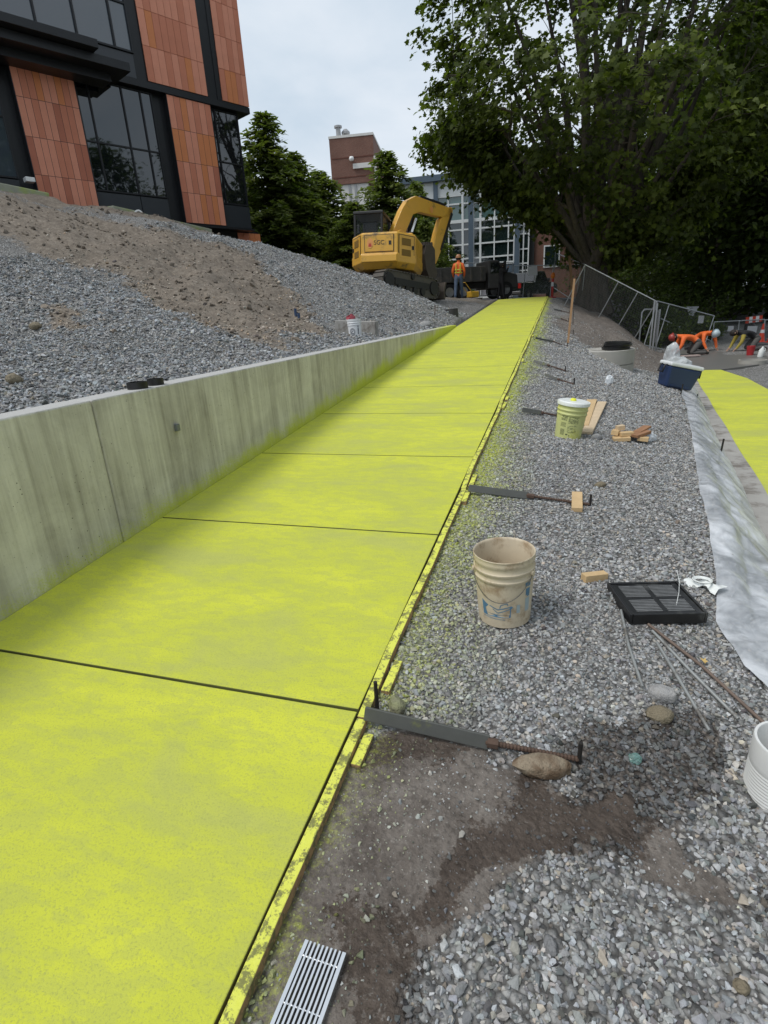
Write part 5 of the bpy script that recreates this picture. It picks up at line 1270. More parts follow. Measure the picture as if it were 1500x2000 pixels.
YBK = mat('yellow_tinted_plastic', (.60, .62, .26), .45, var=.10, scale=6, dirt=(.62, .62, .14), dirt_amt=.4, dirt_scale=5); LIDW = mat('white_lid_plastic', (.80, .82, .80), .4, var=.05)
INK = mat('dark_label_ink', (.13, .145, .07), .7, var=.3, scale=60)
P = gp(1108, 853); lb = bucket('yellowish lidded bucket covered in small dark label print', (P.x, P.y, P.z-.01), (R_(1), R_(7), 0), YBK)
MB().lathe([(0, .384), (.135, .382), (.140, .376), (.156, .376), (.158, .370), (.158, .345), (.1555, .345), (.1555, .366), (0, .366)], 48).build('lid', LIDW, lb, smooth_=40)
MB().lathe([(0, .408), (.018, .406), (.026, .398), (.030, .384), (.034, .3845)], 20, (-.01, -.01, 0)).build('spout_cap', mat('spray_yellow', (.75, .76, .05), .6), lb, smooth_=50)
camd = math.atan2(-P.y, -P.x); pol = []; r9 = np.random.default_rng(4)
for (x0, x1, z0, z1, n, dn) in ((-.095, -.035, .20, .245, 7, .8), (-.02, .075, .175, .235, 9, .75), (-.095, -.04, .135, .18, 5, .9), (-.02, .07, .08, .16, 10, .7), (-.09, -.045, .05, .115, 9, .95)):
    for i in range(n):
        z = z0+(z1-z0)*(i+.5)/n; x = x0
        while x < x1-.004:
            l = min(r9.uniform(.006, .022), x1-x)
            if r9.random() < dn: pol.append(rect(x, x+l, z-.0018, z+.0018))
            x += l+.003
pol += [rect(-.03, -.01, .055, .068), rect(.0, .012, .048, .055), rect(-.098, -.03, .243, .249), rect(-.02, .078, .237, .241)]
decal('label_print', lb, pol, camd, INK)
lh = [(.155*math.cos(camd-R_(95)-R_(80)*k/12), .155*math.sin(camd-R_(95)-R_(80)*k/12), .30-.14*math.sin(math.pi*k/12)) for k in range(13)]
MB().tube(lh, .0025, 6).build('wire_handle', WIRE, lb, smooth_=60)

WBK = mat('white_bucket_plastic', (.78, .79, .80), .4, var=.05, dirt=(.5, .48, .45), dirt_amt=.2); NAVY = mat('navy_print', (.03, .04, .07), .6)
P = gp(694, 656); wb = bucket('white bucket with round dark print and a red cloth on top, on the slope', (P.x, P.y, P.z-.05), (0, R_(-2), 0), WBK); camd = math.atan2(-P.y, -P.x)
ringp = []
for rr, w in ((.055, .007), (.040, .007)):
    for k in range(18):
        a, b_ = 6.283*k/18, 6.283*(k+1)/18; ringp.append([(-.045+rr*math.cos(a), .13+rr*math.sin(a)*1.3), (-.045+rr*math.cos(b_), .13+rr*math.sin(b_)*1.3), (-.045+(rr-w)*math.cos(b_), .13+(rr-w)*math.sin(b_)*1.3), (-.045+(rr-w)*math.cos(a), .13+(rr-w)*math.sin(a)*1.3)])
ringp += [bar_poly((-.07, .11), (-.05, .15), .012), bar_poly((-.05, .15), (-.028, .145), .012), bar_poly((-.06, .11), (-.03, .10), .012)]+[rect(.062, .088, z, z+.018) for z in (.24, .215, .185, .16, .135, .11, .085)]
decal('dark_print', wb, ringp, camd, NAVY, .002)
cl = MB(); r5 = np.random.default_rng(2); nn = 14
cl.v = [(r_*math.cos(6.283*k/nn)+r5.normal(0, .012), r_*math.sin(6.283*k/nn)+r5.normal(0, .012), z+r5.normal(0, .014)) for r_, z in ((.085, .372), (.075, .41), (.05, .445), (.015, .465)) for k in range(nn)]
cl.f = [(i*nn+k, i*nn+(k+1) % nn, (i+1)*nn+(k+1) % nn, (i+1)*nn+k) for i in range(3) for k in range(nn)]+[tuple(3*nn+k for k in range(nn))]; cl.mi = [0]*len(cl.f)
co = cl.build('red_cloth', mat('faded_red_cloth', (.36, .07, .09), .9, var=.25, scale=20), smooth_=80, loc=(P.x-.08, P.y+.05, P.z-.05)); tag(co, 'faded red cloth bunched on top of the white bucket', 'cloth')
for i, (px, lab) in enumerate(((666, 'grey concrete block left behind the white bucket'), (716, 'grey concrete block right behind the white bucket'))):
    Q = gp(px, 652); o = MB().box((0, 0, 0), (.34, .22, .30)).build('concrete_block', KERB, bev=.012, loc=(Q.x, Q.y+.22, Q.z+.10), rot=(0, R_(3), R_(8-10*i))); tag(o, lab, 'block')

# ================================================================== drain grates, pipe, rods, wood
IRON = mat('black_cast_iron', (.022, .022, .023), .30, metal=.3, var=.25, scale=12, dirt=(.10, .10, .095), dirt_amt=.22, dirt_scale=7)
SLAT = mat('worn_highlit_iron_slat', (.26, .26, .26), .35, metal=.5, var=.5, scale=30, dirt=(.30, .30, .29), dirt_amt=.22, dirt_scale=25)  # wear, plus the bars' highlights put into a pale base colour
c0, c1, c2, c3 = (gp(*p, .055) for p in ((1179, 1131), (1316, 1132), (1389, 1207), (1238, 1204)))
ctr = (c0+c1+c2+c3)/4; ux = ((c1-c0)+(c2-c3)).normalized(); ux.z *= .6; ux.normalize(); wdt = ((c1-c0).length+(c2-c3).length)/2; dpt = ((c3-c0).length+(c2-c1).length)/2
rzg = math.atan2(ux.y, ux.x); gr = thing('drain_grate', 'square black cast iron storm drain grate in its frame lying on gravel', 'grate', (ctr.x, ctr.y, ctr.z-.055), (R_(2), R_(1), rzg))
hw_, hd = wdt/2, dpt/2
fr = MB()
for s in (-1, 1):
    fr.box2((s*hw_, -hd, .0), (s*(hw_-.014), hd, .06)); fr.box2((-hw_+.015, s*hd, .0), (hw_-.015, s*(hd-.014), .0598))
fr.build('frame', IRON, gr, bev=.004)
rim = MB(); e = .017
for s in (-1, 1):
    rim.box2((s*(hw_-e), -hd+e, .018), (s*(hw_-e-.030), hd-e, .054)); rim.box2((-hw_+e+.031, s*(hd-e), .018), (hw_-e-.031, s*(hd-e-.018), .0538))
rim.box2((-.013, -hd+e+.019, .02), (.013, hd-e-.019, .0536)); rim.box2((-hw_+e+.031, -.009, .02), (-.014, .009, .0534)); rim.box2((.014, -.009, .02), (hw_-e-.031, .009, .0534)); rim.build('grate_rim', IRON, gr, bev=.003)
y0_, y1_ = .010, hd-e-.019; nb = 8
for s in (-1, 1):
    for q in (-1, 1):
        for i in range(nb):
            pit_ = (y1_-y0_)/nb; y = s*(y0_+pit_*(i+.62)); xa, xb_ = (.0135, hw_-e-.0305)
            MB().box2((q*xa, y-pit_*.25, .026), (q*xb_, y+pit_*.25, .0532)).build('slat', SLAT, gr)
wp = [gp(*p, .0)+Vector((0, 0, .064)) for p in ((1319, 1134), (1324, 1155), (1323, 1178), (1318, 1203), (1312, 1222))]; wp[-1].z -= .05
tag(MB().tube([tuple(p) for p in wp], .0014, 5).build('white_wire', LIDW, smooth_=60), 'thin white wire lying across the black drain grate', 'wire')
STST = mat('bright_stainless', (.78, .79, .80), .22, metal=.9, var=.06, scale=20)
a, b = gp(598, 1834, .02), gp(679, 1856, .02); d1 = gp(512, 2040, .02)-a; wdt = (b-a).length; dirv = d1.normalized(); xv = (b-a).normalized()
zv = xv.cross(-dirv).normalized(); zv = zv if zv.z > 0 else -zv; xv = (xv-dirv*xv.dot(dirv)).normalized(); wdt *= .97
ch = thing('channel_grate', 'bright stainless steel slotted channel grate lying on wet soil', 'grate', tuple(a))
def cg(u, v, w): return xv*u+dirv*v+Vector((0, 0, w))
for i in range(10):
    x = wdt*(i+.25)/9.5; MB().bar(cg(x, 0, -.012), cg(x, .95, -.012), .0056 if i % 9 else .010, .024, (0, 0, 1)).build('bar', STST, ch)
for i in range(9): MB().tube([tuple(cg(.004, .03+.105*i, -.014)), tuple(cg(wdt*.99, .03+.105*i, -.014))], .003, 6).build('cross_rod', STST, ch)
PVC = mat('white_pvc', (.70, .70, .68), .4, var=.06, scale=5, dirt=(.45, .43, .40), dirt_amt=.25)
e = gp(1456, 1540); rad = .115; C_ = e+Vector((math.cos(.15), math.sin(.15), 0))*rad
pr = [(rad-.012, -.15), (rad, -.15)]+[(rad-(.0 if i % 2 else .0022), -.02+.0062*i) for i in range(22)]+[(rad, .125), (rad, .20), (rad-.002, .206), (rad-.010, .206), (rad-.012, .20)]
tag(MB().lathe(pr, 40, closed=True).build('plastic_pipe', PVC, smooth_=35, loc=tuple(C_), rot=(0, R_(1), 0)), 'short white ribbed plastic pipe standing upright in the wet gravel', 'pipe')
GALV = mat('muddy_galvanised_rod', (.34, .35, .34), .5, metal=.5, var=.3, scale=14, dirt=(.14, .12, .10), dirt_amt=.4, dirt_scale=9)
for pts, m_, lab in ((((1213, 1192), (1228, 1262), (1255, 1342)), GALV, 'muddy grey rod lying beside the corner of the drain grate'), (((1266, 1219), (1370, 1300), (1492, 1412)), mat('brown_muddy_rod', (.17, .125, .10), .7, metal=.2, var=.4, scale=12), 'rusty brown rod fanned out below the drain grate'),
                     (((1274, 1232), (1350, 1312), (1442, 1404)), GALV, 'pale grey rod between the rusty rod and the shortest rod'), (((1283, 1255), (1325, 1325), (1386, 1428)), GALV, 'shortest grey rod of the fan beside the spotted cobble')):
    g_ = [tuple(gp(*p, .016)) for p in pts]; tag(MB().tube(g_, .0075, 10).build('steel_rod', m_, smooth_=50), lab, 'rod', 'loose rods below the drain grate')
def lump(name, label, p, q, w, h, m_, lift=None, up=(0, 0, 1), cat='wood block', group=None):
    lift = h/2 if lift is None else lift; o = MB().bar(Vector((0, 0, 0)), gp(*q, lift)-gp(*p, lift), w, h, up).build(name, m_, bev=.003, loc=tuple(gp(*p, lift))); return tag(o, label, cat, group)
lump('wood_block', 'raw wood block under the rod of the second brace', (1127, 964), (1127, 996), .075, .035, LUMB, .015)
lump('wood_block', 'pale wood offcut at the corner of the drain grate', (1139, 1129), (1183, 1124), .05, .045, LUMB)
PLY = mat('pale_plywood', (.62, .48, .32), .7, var=.25, scale=7, bump=.3)
lump('plank', 'pale plank lying behind the lidded bucket, longer one', (1146, 846), (1176, 786), .11, .028, PLY, cat='plank'); lump('plank', 'pale plank against the lidded bucket, shorter one with brown grain', (1138, 832), (1156, 782), .12, .03, LUMB, cat='plank')
for i, (ox, oy, dims, rz, dz, m_, lab) in enumerate(((0, 0, (.16, .10, .038), .1, 0, LUMB, 'raw lumber block at the base of the scrap pile'), (.045, .03, (.13, .08, .04), .35, .039, LUMB, 'raw lumber block lying on the base block of the scrap pile'),
        (-.05, .06, (.07, .10, .05), -.3, .040, LUMB, 'upright raw lumber offcut on the left of the scrap pile'), (-.01, .08, (.08, .05, .05), .5, .080, PLY, 'palest offcut topping the scrap pile'),
        (.09, .13, (.10, .06, .035), .2, .01, LUMD, 'small dark offcut in the middle of the scrap pile'), (.17, .05, (.18, .13, .03), .7, .045, LUMD, 'brown board slanting over the scrap pile'), (.20, .12, (.16, .09, .02), .8, .078, LUMD, 'thin brown shingle topping the slanting brown board'), (.20, -.01, (.10, .07, .04), -.2, 0, LUMB, 'raw lumber block under the brown board by the clear wrapper'))):
    Q = gp(1213, 860); z_ = float(H(Q.x+ox, Q.y+oy)); o = MB().box((0, 0, 0), dims).build('wood_block', m_, bev=.003, loc=(Q.x+ox, Q.y+oy, max(z_, Q.z)+dims[2]/2+dz), rot=(rng.normal(0, .04), rng.normal(0, .08)-(.22 if m_ is LUMD else 0), rz)); tag(o, lab, 'wood block', 'scrap wood pile')
def crumple(name, label, px, py, size, m_, seed, cat, flat=.5, lift=0.0, tall=1.0):
    r = np.random.default_rng(seed); bm = bmesh.new(); bmesh.ops.create_icosphere(bm, subdivisions=3, radius=.5)
    D = r.normal(size=(9, 3)); D /= np.linalg.norm(D, axis=1)[:, None]; ph = r.uniform(0, 6, 9)
    for v in bm.verts:
        d = np.array(v.co); n_ = d/np.linalg.norm(d); k = 1+sum(.10*np.abs(math.sin(5.2*(n_ @ a)+p)) for a, p in zip(D, ph))-.45
        v.co = Vector(d*k*np.array(size))
        v.co.z = max(v.co.z, -size[2]*.25)
    me = bpy.data.meshes.new(name); bm.to_mesh(me); bm.free(); me.materials.append(m_); P = gp(px, py); o = bpy.data.objects.new(name, me); COL.objects.link(o); o.location = (P.x, P.y, P.z+size[2]*.25+lift); return tag(o, label, cat)
def film_mat(name, col, alpha, rough=.18):
    t = NT(name); v = t.coord(); n = t.noise(v, 5, 5, .6, .8)
    t.set(Base_Color=col, Roughness=rough, Specular_IOR_Level=.7, Alpha=t.step(n, .3, .7, alpha-.12, min(1, alpha+.15)), Normal=t.bump(t.noise(v, 14, 4, .6, .5), .35, .03)); return t.m
CLEAR = film_mat('clear_wrapper', (.75, .8, .84), .55)
crumple('plastic_wrapper', 'crumpled clear plastic wrapper beside the scrap wood pile', 1266, 860, (.13, .11, .11), CLEAR, 3, 'wrapper')
crumple('plastic_scrap', 'crumpled teal plastic scrap on the wet gravel', 1240, 1486, (.042, .036, .034), film_mat('teal_film', (.22, .42, .38), .45), 4, 'scrap')
crumple('plastic_bottle', 'small clear bottle lying below the manhole ring', 1189, 749, (.10, .08, .16), film_mat('bottle_film', (.8, .84, .88), .75), 5, 'bottle')
P = gp(1370, 1148); pk = thing('white_packet', 'torn white packet with a coil of tubing beside the plastic sheet', 'packet', (P.x, P.y, P.z+.02), (R_(4), R_(-3), R_(-28)))
s_ = MB(); nx = 9
for j in range(nx):
    for i in range(nx): u, v = i/8-.5, j/8-.5; s_.v.append((u*.19+.03*v, v*.085*(1+.3*math.sin(i)), .012*math.sin(u*9+j)+.008*math.cos(v*11+i*2)))
s_.f = [(j*nx+i, j*nx+i+1, (j+1)*nx+i+1, (j+1)*nx+i) for j in range(nx-1) for i in range(nx-1)]; s_.mi = [0]*64
s_.build('wrapper', LIDW, pk, smooth_=60, fix=False)
for k in range(3): MB().tube([((.040+.004*k)*math.cos(6.283*i/24), (.030+.003*k)*math.sin(6.283*i/24), .022+.004*k) for i in range(25)], .0032, 6, cap=False).build('tubing_coil', LIDW, pk, smooth_=60)
lf = MB().add([(.03*x, .04*y, .004*abs(x)*6) for x, y in MAPLE_OUT], [tuple(range(12))]); lo = lf.build('fallen_leaf', mat('yellow_leaf', (.55, .38, .13), .7), loc=tuple(gp(1373, 1291, .02)), rot=(.2, .1, .5), fix=False); tag(lo, 'fallen yellow maple leaf on gravel beside the rods', 'leaf')

# ================================================================== plastic sheet over the bank
def sheet():
    Lp = [(1327, 768), (1338, 790), (1350, 850), (1358, 905), (1366, 960), (1376, 1005), (1385, 1055), (1397, 1110), (1397, 1165), (1396, 1218), (1425, 1262), (1456, 1312), (1500, 1352), (1570, 1400), (1640, 1450)]
    Rp = [(1352, 745), (1362, 765), (1374, 795), (1390, 835), (1410, 875), (1436, 925), (1455, 965), (1474, 1010), (1492, 1050), (1512, 1095), (1545, 1150), (1590, 1210), (1640, 1290), (1690, 1360), (1760, 1440)]
    nL, nw = 340, 56
    tt = np.linspace(0, 1, len(Lp)); A = np.array([on_ground(*p) for p in Lp]); B = np.array([at_z(*p, LOW+.07) for p in Rp])
    s = np.linspace(0, 1, nL); A = np.stack([np.interp(s, tt, A[:, k]) for k in range(3)], 1); B = np.stack([np.interp(s, tt, B[:, k]) for k in range(3)], 1)
    W = np.linspace(0, 1, nw); X = A[:, None]*(1-W)[None, :, None]+B[:, None]*W[None, :, None]
    g = H(X[..., 0], X[..., 1]); kz = np.where(X[..., 0] > xlow(X[..., 1])-.32, LOW+.06, -9)
    a1, a2 = X[..., 0]+.35*X[..., 1], X[..., 1]-.55*X[..., 0]
    def ridge(u, v, sc, seed): return (1-np.abs(fbm(u, v, sc, 2, seed)))**4
    fold = ridge(a1*2.2, a2*.55, 1.3, 201)*.030+ridge(a1*.8, a2*2.6, 2.1, 211)*.018+ridge(a1*1.5+a2, a2*1.5-a1, 4.2, 213)*.010
    env = (.35+.65*np.sin(np.pi*W)[None, :]**.6)
    z = np.maximum(np.maximum(g, kz)+.012, X[..., 2]+.01+np.sin(np.pi*W)[None, :]*.05)+fold*env
    X[..., 0] += fbm(X[..., 1]*3, X[..., 0]*2, 1.5, 3, 221)*.012
    me = grid_mesh('plastic_sheet', X[..., 0], X[..., 1], z)
    t = NT('milky_plastic_film'); v = t.coord(); n = t.noise(v, 3.5, 5, .6, .8); f = t.noise(t.coord('Object', (1, 1.8, 1)), 4.5, 3, .5, 1.6)
    t.set(Base_Color=t.ramp(n, [(.35, (.56, .59, .63)), (.65, (.80, .82, .85))]), Roughness=.30, Specular_IOR_Level=.35, Alpha=t.step(n, .3, .72, .46, .84), Normal=t.bump(f, .15, .03)); me.materials.append(t.m)
    o = bpy.data.objects.new('plastic_sheet', me); COL.objects.link(o); tag(o, 'wrinkled milky plastic sheet draped over the bank beside the lower path', 'plastic sheet'); return o
sheet()
for px, py, h_, lab in ((1402, 910, .19, 'tall black pin poking through the plastic sheet'), (1357, 797, .13, 'short black pin poking through the plastic sheet near the cooler'), (1329, 772, .06, 'stubby black pin at the edge of the plastic sheet')):
    P = gp(px, py); o = MB().tube([(0, 0, -.1), (.02, .01, h_)], .010, 8).build('steel_pin', PIN, loc=(P.x, P.y, P.z+.11), smooth_=40); tag(o, lab, 'pin', 'short steel pins')

# ================================================================== things on and around the wall
BLKP = mat('black_plastic', (.012, .012, .012), .5, var=.2)
for px, py, lab, r_ in ((270, 761, 'flat black plastic disc on the wall top, the wider of two', .072), (305, 752, 'flat black plastic disc on the wall top, the smaller of two', .060)):
    P = at_z(px, py, 1.205); x_ = XL-.09; P = CAM+(P-CAM)*((x_-CAM[0])/(P[0]-CAM[0])); o = MB().lathe([(0, .034), (r_-.008, .034), (r_-.008, .048), (r_, .048), (r_, .0), (0, .0)], 32).build('plastic_disc', BLKP, smooth_=40, loc=(P[0], P[1], float(wall_top(P[1]))+.001)); tag(o, lab, 'disc')
q = MB().box2((.0, -.02, -.028), (.03, .02, .028)).build('form_tie', mat('grey_form_tie', (.16, .17, .18), .5), bev=.006); d = ray(343, 835); P = CAM+d*(XL/d[0]); q.location = tuple(P); tag(q, 'small grey form tie block left on the concrete wall face', 'form tie')
P = at_depth(884, 639, 16.9); P[2] = at_depth(884, 603, 16.9)[2]-.92
tag(MB().lathe([(.19, 0), (.215, .0), (.215, .90), (.205, .92), (.19, .90)], 28, closed=True).build('drain_pipe_stub', mat('black_ribbed_pipe', (.02, .018, .016), .6, var=.3, scale=20), smooth_=35, loc=tuple(P), rot=(0, R_(-3), 0)), 'black plastic pipe stub standing at the far end of the retaining wall', 'pipe')
BLU = mat('blue_pipe', (.03, .06, .13), .5)
for px, py, lab in ((578, 618, 'small dark blue pipe stub on the slope, the taller one'), (584, 622, 'small dark blue pipe stub on the slope, the shorter one')):
    P = gp(px, py); tag(MB().tube([(0, 0, -.05), (.0, 0, .16 if px < 580 else .11)], .03, 10).build('pipe_stub', BLU, loc=tuple(P), smooth_=50), lab, 'pipe')
P = gp(849, 616); tag(MB().tube([(0, 0, -.1), (.02, 0, .28)], .014, 6).build('steel_pin', RUST, loc=tuple(P)), 'thin rusty pin above the far end of the wall', 'pin', 'short steel pins')
# mossy concrete beam and blocks at the top of the cut bank
MOSS = mat('mossy_concrete', (.30, .31, .24), .9, var=.3, scale=2.5, bump=.5, bscale=25, dirt=(.30, .36, .10), dirt_amt=.45, dirt_scale=1.6)
a, b = Vector(on_facade(238, 424, 2.1)), Vector(on_facade(402, 460, 1.6)); bm_ = thing('concrete_beam', 'long mossy concrete beam lying at the top of the bank below the windows', 'beam', tuple(a), (0, 0, 0))
MB().bar(Vector((0, 0, 0)), b-a, .8, .36).build('beam', MOSS, bm_, bev=.03)
MB().box2((-.3, -.9, -.22), (.5, .3, .17)).build('end_block', MOSS, bm_, bev=.03)
e = Vector(on_facade(271, 421, 2.55)); tag(MB().lathe([(.10, -.12), (.145, -.12), (.145, .12), (.10, .12)], 20, closed=True).build('pipe_ring', PVC, smooth_=35, loc=tuple(e), rot=(R_(80), 0, math.atan2(BU[1], BU[0])-R_(20))), 'short white pipe ring lying on the mossy concrete beam', 'pipe')
a = Vector(on_facade(30, 381, 2.3)); tag(MB().box((0, 0, 0), (1.6, .8, .32)).build('concrete_block', MOSS, bev=.03, loc=tuple(a), rot=(0, R_(6), math.atan2(BU[1], BU[0]))), 'mossy concrete block on the bank below the leftmost window', 'block')

# ================================================================== manhole ring, stake, cooler
P = at_depth(1187, 682, 13.0); mh = thing('manhole_ring', 'pale concrete manhole ring half buried in the gravel bank', 'manhole', (P[0], P[1], P[2]), (R_(1), R_(-1), 0))
CONC = mat('pale_precast_concrete', (.40, .385, .35), .85, var=.15, scale=4, bump=.3, bscale=40, dirt=(.26, .235, .20), dirt_amt=.35)
MB().lathe([(.60, -.32), (.60, -.006), (.59, .0), (.36, .0), (.36, -.32)], 48, closed=True).build('upper_ring', CONC, mh, smooth_=40)
MB().lathe([(.585, -1.1), (.597, -.34), (.587, -.332), (.36, -.332), (.36, -1.1)], 48, closed=True).build('lower_ring', CONC, mh, smooth_=40)
MB().lathe([(0, .004), (.37, .004), (.37, .012), (0, .012)], 40).build('cover_plate', CONC, mh)
for i, (dx, z0, h_, lab) in enumerate(((.16, .016, .075, 'black iron manhole frame lying flat on the concrete ring'), (.20, .095, .07, 'black iron manhole cover stacked on the iron frame'))):
    c = mh.matrix_basis @ Vector((dx, -.18, z0)); prof = [(.0 if i else .24, 0), (.31, 0), (.315, h_*.5), (.29, h_*.55), (.29, h_), (.0 if i else .24, h_)]
    tag(MB().lathe(prof, 36, closed=not i).build('manhole_cover' if i else 'iron_ring', IRON, smooth_=35, loc=tuple(c), rot=(R_(2), R_(2*i), 0)), lab, 'manhole cover')
def stick_px(name, label, p0, p1, D, w, m_, cat, extra=.0):
    a, b = Vector(at_depth(*p0, D)), Vector(at_depth(*p1, D)); d = (a-b).normalized(); o = MB().bar(Vector((0, 0, 0)), a-b+d*extra, w, w*.9, (0, 1, 0)).build(name, m_, bev=.003, loc=tuple(b)); return tag(o, label, cat)
OCH = mat('weathered_stake_wood', (.30, .175, .085), .8, var=.25, scale=14, bump=.3)
g = on_ground(1109, 672); Dg = float((g-CAM) @ RB[:, 2]); stick_px('wooden_stake', 'tall leaning wooden stake in the gravel beside the far path', (1109, 672), (1122, 545), Dg, .05, OCH, 'stake', .3)
for px, y0, y1, lab in ((1119, 634, 606, 'thin black rod right of the leaning stake, upper one'), (1119, 656, 644, 'thin black rod right of the leaning stake, middle one'), (1121, 749, 738, 'thin black rod at the end of the lower brace')):
    g = on_ground(px, y0); Dg = float((g-CAM) @ RB[:, 2]); stick_px('steel_pin', lab, (px, y0), (px+1, y1), Dg, .022, PIN, 'pin', .1)
stick_px('wooden_post', 'brown wooden post leaning behind the fence beside the maple trunk', (1117, 560), (1112, 500), 26, .12, OCH, 'post', .3)
CBL = mat('navy_cooler_plastic', (.020, .042, .115), .42, var=.08, scale=4); CWH = mat('cooler_lid_white', (.72, .74, .75), .45, var=.05)
g = on_ground(1316, 757); ck = thing('cooler', 'navy blue cool box with white lid tilted on the edge of the plastic sheet', 'cooler', (g[0], g[1], g[2]+.0), (R_(2), R_(13), CA+R_(2)))
def taper(z0, z1, a0, b0, a1, b1): 
    b = MB(); b.add([(-a0, -b0, z0), (a0, -b0, z0), (a0, b0, z0), (-a0, b0, z0), (-a1, -b1, z1), (a1, -b1, z1), (a1, b1, z1), (-a1, b1, z1)], [(3, 2, 1, 0), (4, 5, 6, 7), (0, 1, 5, 4), (1, 2, 6, 5), (2, 3, 7, 6), (3, 0, 4, 7)]); return b
cb = taper(0, .33, .225, .14, .275, .18).build('tub', CBL, ck, bev=.025)
taper(.025, .05, .16, .152, .16, .156).build('tub_recess', CBL, cb, bev=.004)
taper(.333, .395, .29, .19, .285, .185).build('lid', CWH, ck, bev=.022)
for s in (-1, 1): MB().tube([(s*.28, -.07, .34), (s*.315, -.07, .33), (s*.325, -.07, .22), (s*.325, .07, .22), (s*.315, .07, .33), (s*.28, .07, .34)], .014, 8).build('handle', BLKP, ck, smooth_=60)
for dx in (-.1, .12): MB().box2((dx, -.15, .396), (dx+.10, .12, .402)).build('lid_recess', mat('cooler_lid_grey', (.5, .52, .53), .5), ck, bev=.003)
g = on_ground(1316, 722); FOIL = film_mat('clear_bag_film', (.72, .76, .78), .62)
crumple('plastic_bag', 'crumpled clear plastic bag heaped behind the blue cool box', 1322, 722, (.62, .5, .50), FOIL, 8, 'plastic bag', lift=-.06); crumple('plastic_bag', 'taller clear plastic bag piled above the blue cool box', 1311, 706, (.42, .40, .72), FOIL, 9, 'plastic bag', lift=-.05)

# ================================================================== temporary fence
GALF = mat('galvanised_tube', (.42, .44, .45), .4, metal=.6, var=.15, scale=6); LINK = mat('chain_link_wire', (.16, .17, .17), .5, metal=.5)
def fence_panel(label, TL, TR, h=1.85, mids=(.5,), square=True, rail_mid=True, wires=True):
    """rigid chain-link panel hung from its top rail; posts square to the rail, as the panel stands on the slope"""
    TL, TR = Vector(TL), Vector(TR); x = (TR-TL); L_ = x.length; x.normalize(); hz = Vector((x.x, x.y, 0)).normalized(); nrm = Vector((hz.y, -hz.x, 0))
    dn = x.cross(nrm); 
    if dn.z > 0: dn = -dn
    if not square: dn = Vector((0, 0, -1))
    M_ = Matrix((x, nrm, -dn)).transposed().to_4x4(); t_ = thing('fence_panel', label, 'fence', (0, 0, 0), (0, 0, 0), 'temporary chain link fence panels'); t_.matrix_basis = Matrix.Translation(TL+dn*h) @ M_
    r_ = .021
    for i, u in enumerate([0]+[m_*L_ for m_ in mids]+[L_]): MB().tube([(u, 0, 0), (u, 0, h)], r_, 8).build('post', GALF, t_, smooth_=50)
    for z in ([0, h]): MB().tube([(0, 0, z), (L_, 0, z)], r_, 8).build('rail', GALF, t_, smooth_=50)
    if wires:
        b = MB(); st = .085; w = .0032
        for s in (-1, 1):
            k = -h
            while k < L_+h:
                # line x = k + s*z clipped to the panel
                z0, z1 = 0.0, h; xa, xb_ = (k, k+h) if s > 0 else (k+h, k)
                pts = [(xa, 0.0), (xb_, h)]
                (x0, za), (x1, zb2) = pts
                def clip(p, q):
                    t0, t1 = 0.0, 1.0; dx = q[0]-p[0]
                    for lo, hi in ((0, L_),):
                        if dx > 0: t0 = max(t0, (lo-p[0])/dx); t1 = min(t1, (hi-p[0])/dx)
                        else: t0 = max(t0, (hi-p[0])/dx); t1 = min(t1, (lo-p[0])/dx)
                    return t0, t1
                t0, t1 = clip(*pts)
                if t1 > t0+.02:
                    p = (x0+(x1-x0)*t0, h*t0); q = (x0+(x1-x0)*t1, h*t1)
                    b.add([(p[0]-w, .004*s, p[1]), (p[0]+w, .004*s, p[1]), (q[0]+w, .004*s, q[1]), (q[0]-w, .004*s, q[1])], [(0, 1, 2, 3)])
                k += st
        b.build('chain_link', LINK, t_, fix=False)
    return t_
fence_panel('tilted fence panel running down the bank below the maple trunk', at_depth(1143, 517, 21.6), at_depth(1283, 589, 20.2), 1.75, (.48, .75))
fence_panel('fence panel bracing back from the peak beside the maple trunk toward the path crest', at_depth(1085, 494, 30), at_depth(1143, 517, 24.5), 1.75, ())
fence_panel('fence panel between the steel posts and the closed gate panels', at_depth(1284, 588, 20.4), at_depth(1395, 617, 21.2), 1.6, (.2,))
fence_panel('upright fence panel carrying two blank white notices by the road', at_depth(1395, 629, 22.4), at_depth(1494, 624, 22.0), 1.45, (.5,), False)
fence_panel('fence panel beyond the kneeling worker in black', at_depth(1495, 625, 22.2), at_depth(1600, 620, 21.5), 1.45, (), False)
fence_panel('fence panel with a blank white notice in front of the green pickup', at_depth(1000, 519, 28.4), at_depth(1128, 528, 27.4), 1.55, (.18, .6), False)
fence_panel('fence panel in front of the dusty black dump truck', at_depth(905, 514, 28.6), at_depth(998, 519, 28.5), 1.6, (.5,), False)
for i, (px, D, y0, y1) in enumerate(((1279, 19.3, 586, 668), (1284, 19.3, 592, 672), (1289, 19.5, 604, 672))):
    a, b = Vector(at_depth(px, y0, D)), Vector(at_depth(px-1.5, y1, D)); b.x, b.y = a.x, a.y
    tag(MB().tube([(0, 0, -.3), tuple(a-b)], .032, 10).build('steel_post', GALF, smooth_=50, loc=tuple(b)), ['tallest galvanised steel post where the fence panels meet', 'galvanised steel post between the tallest and the shortest post', 'shortest galvanised steel post where the fence panels meet'][i], 'post', 'steel posts of the fence corner')
NOT = mat('blank_notice_board', (.52, .53, .55), .5, var=.05)
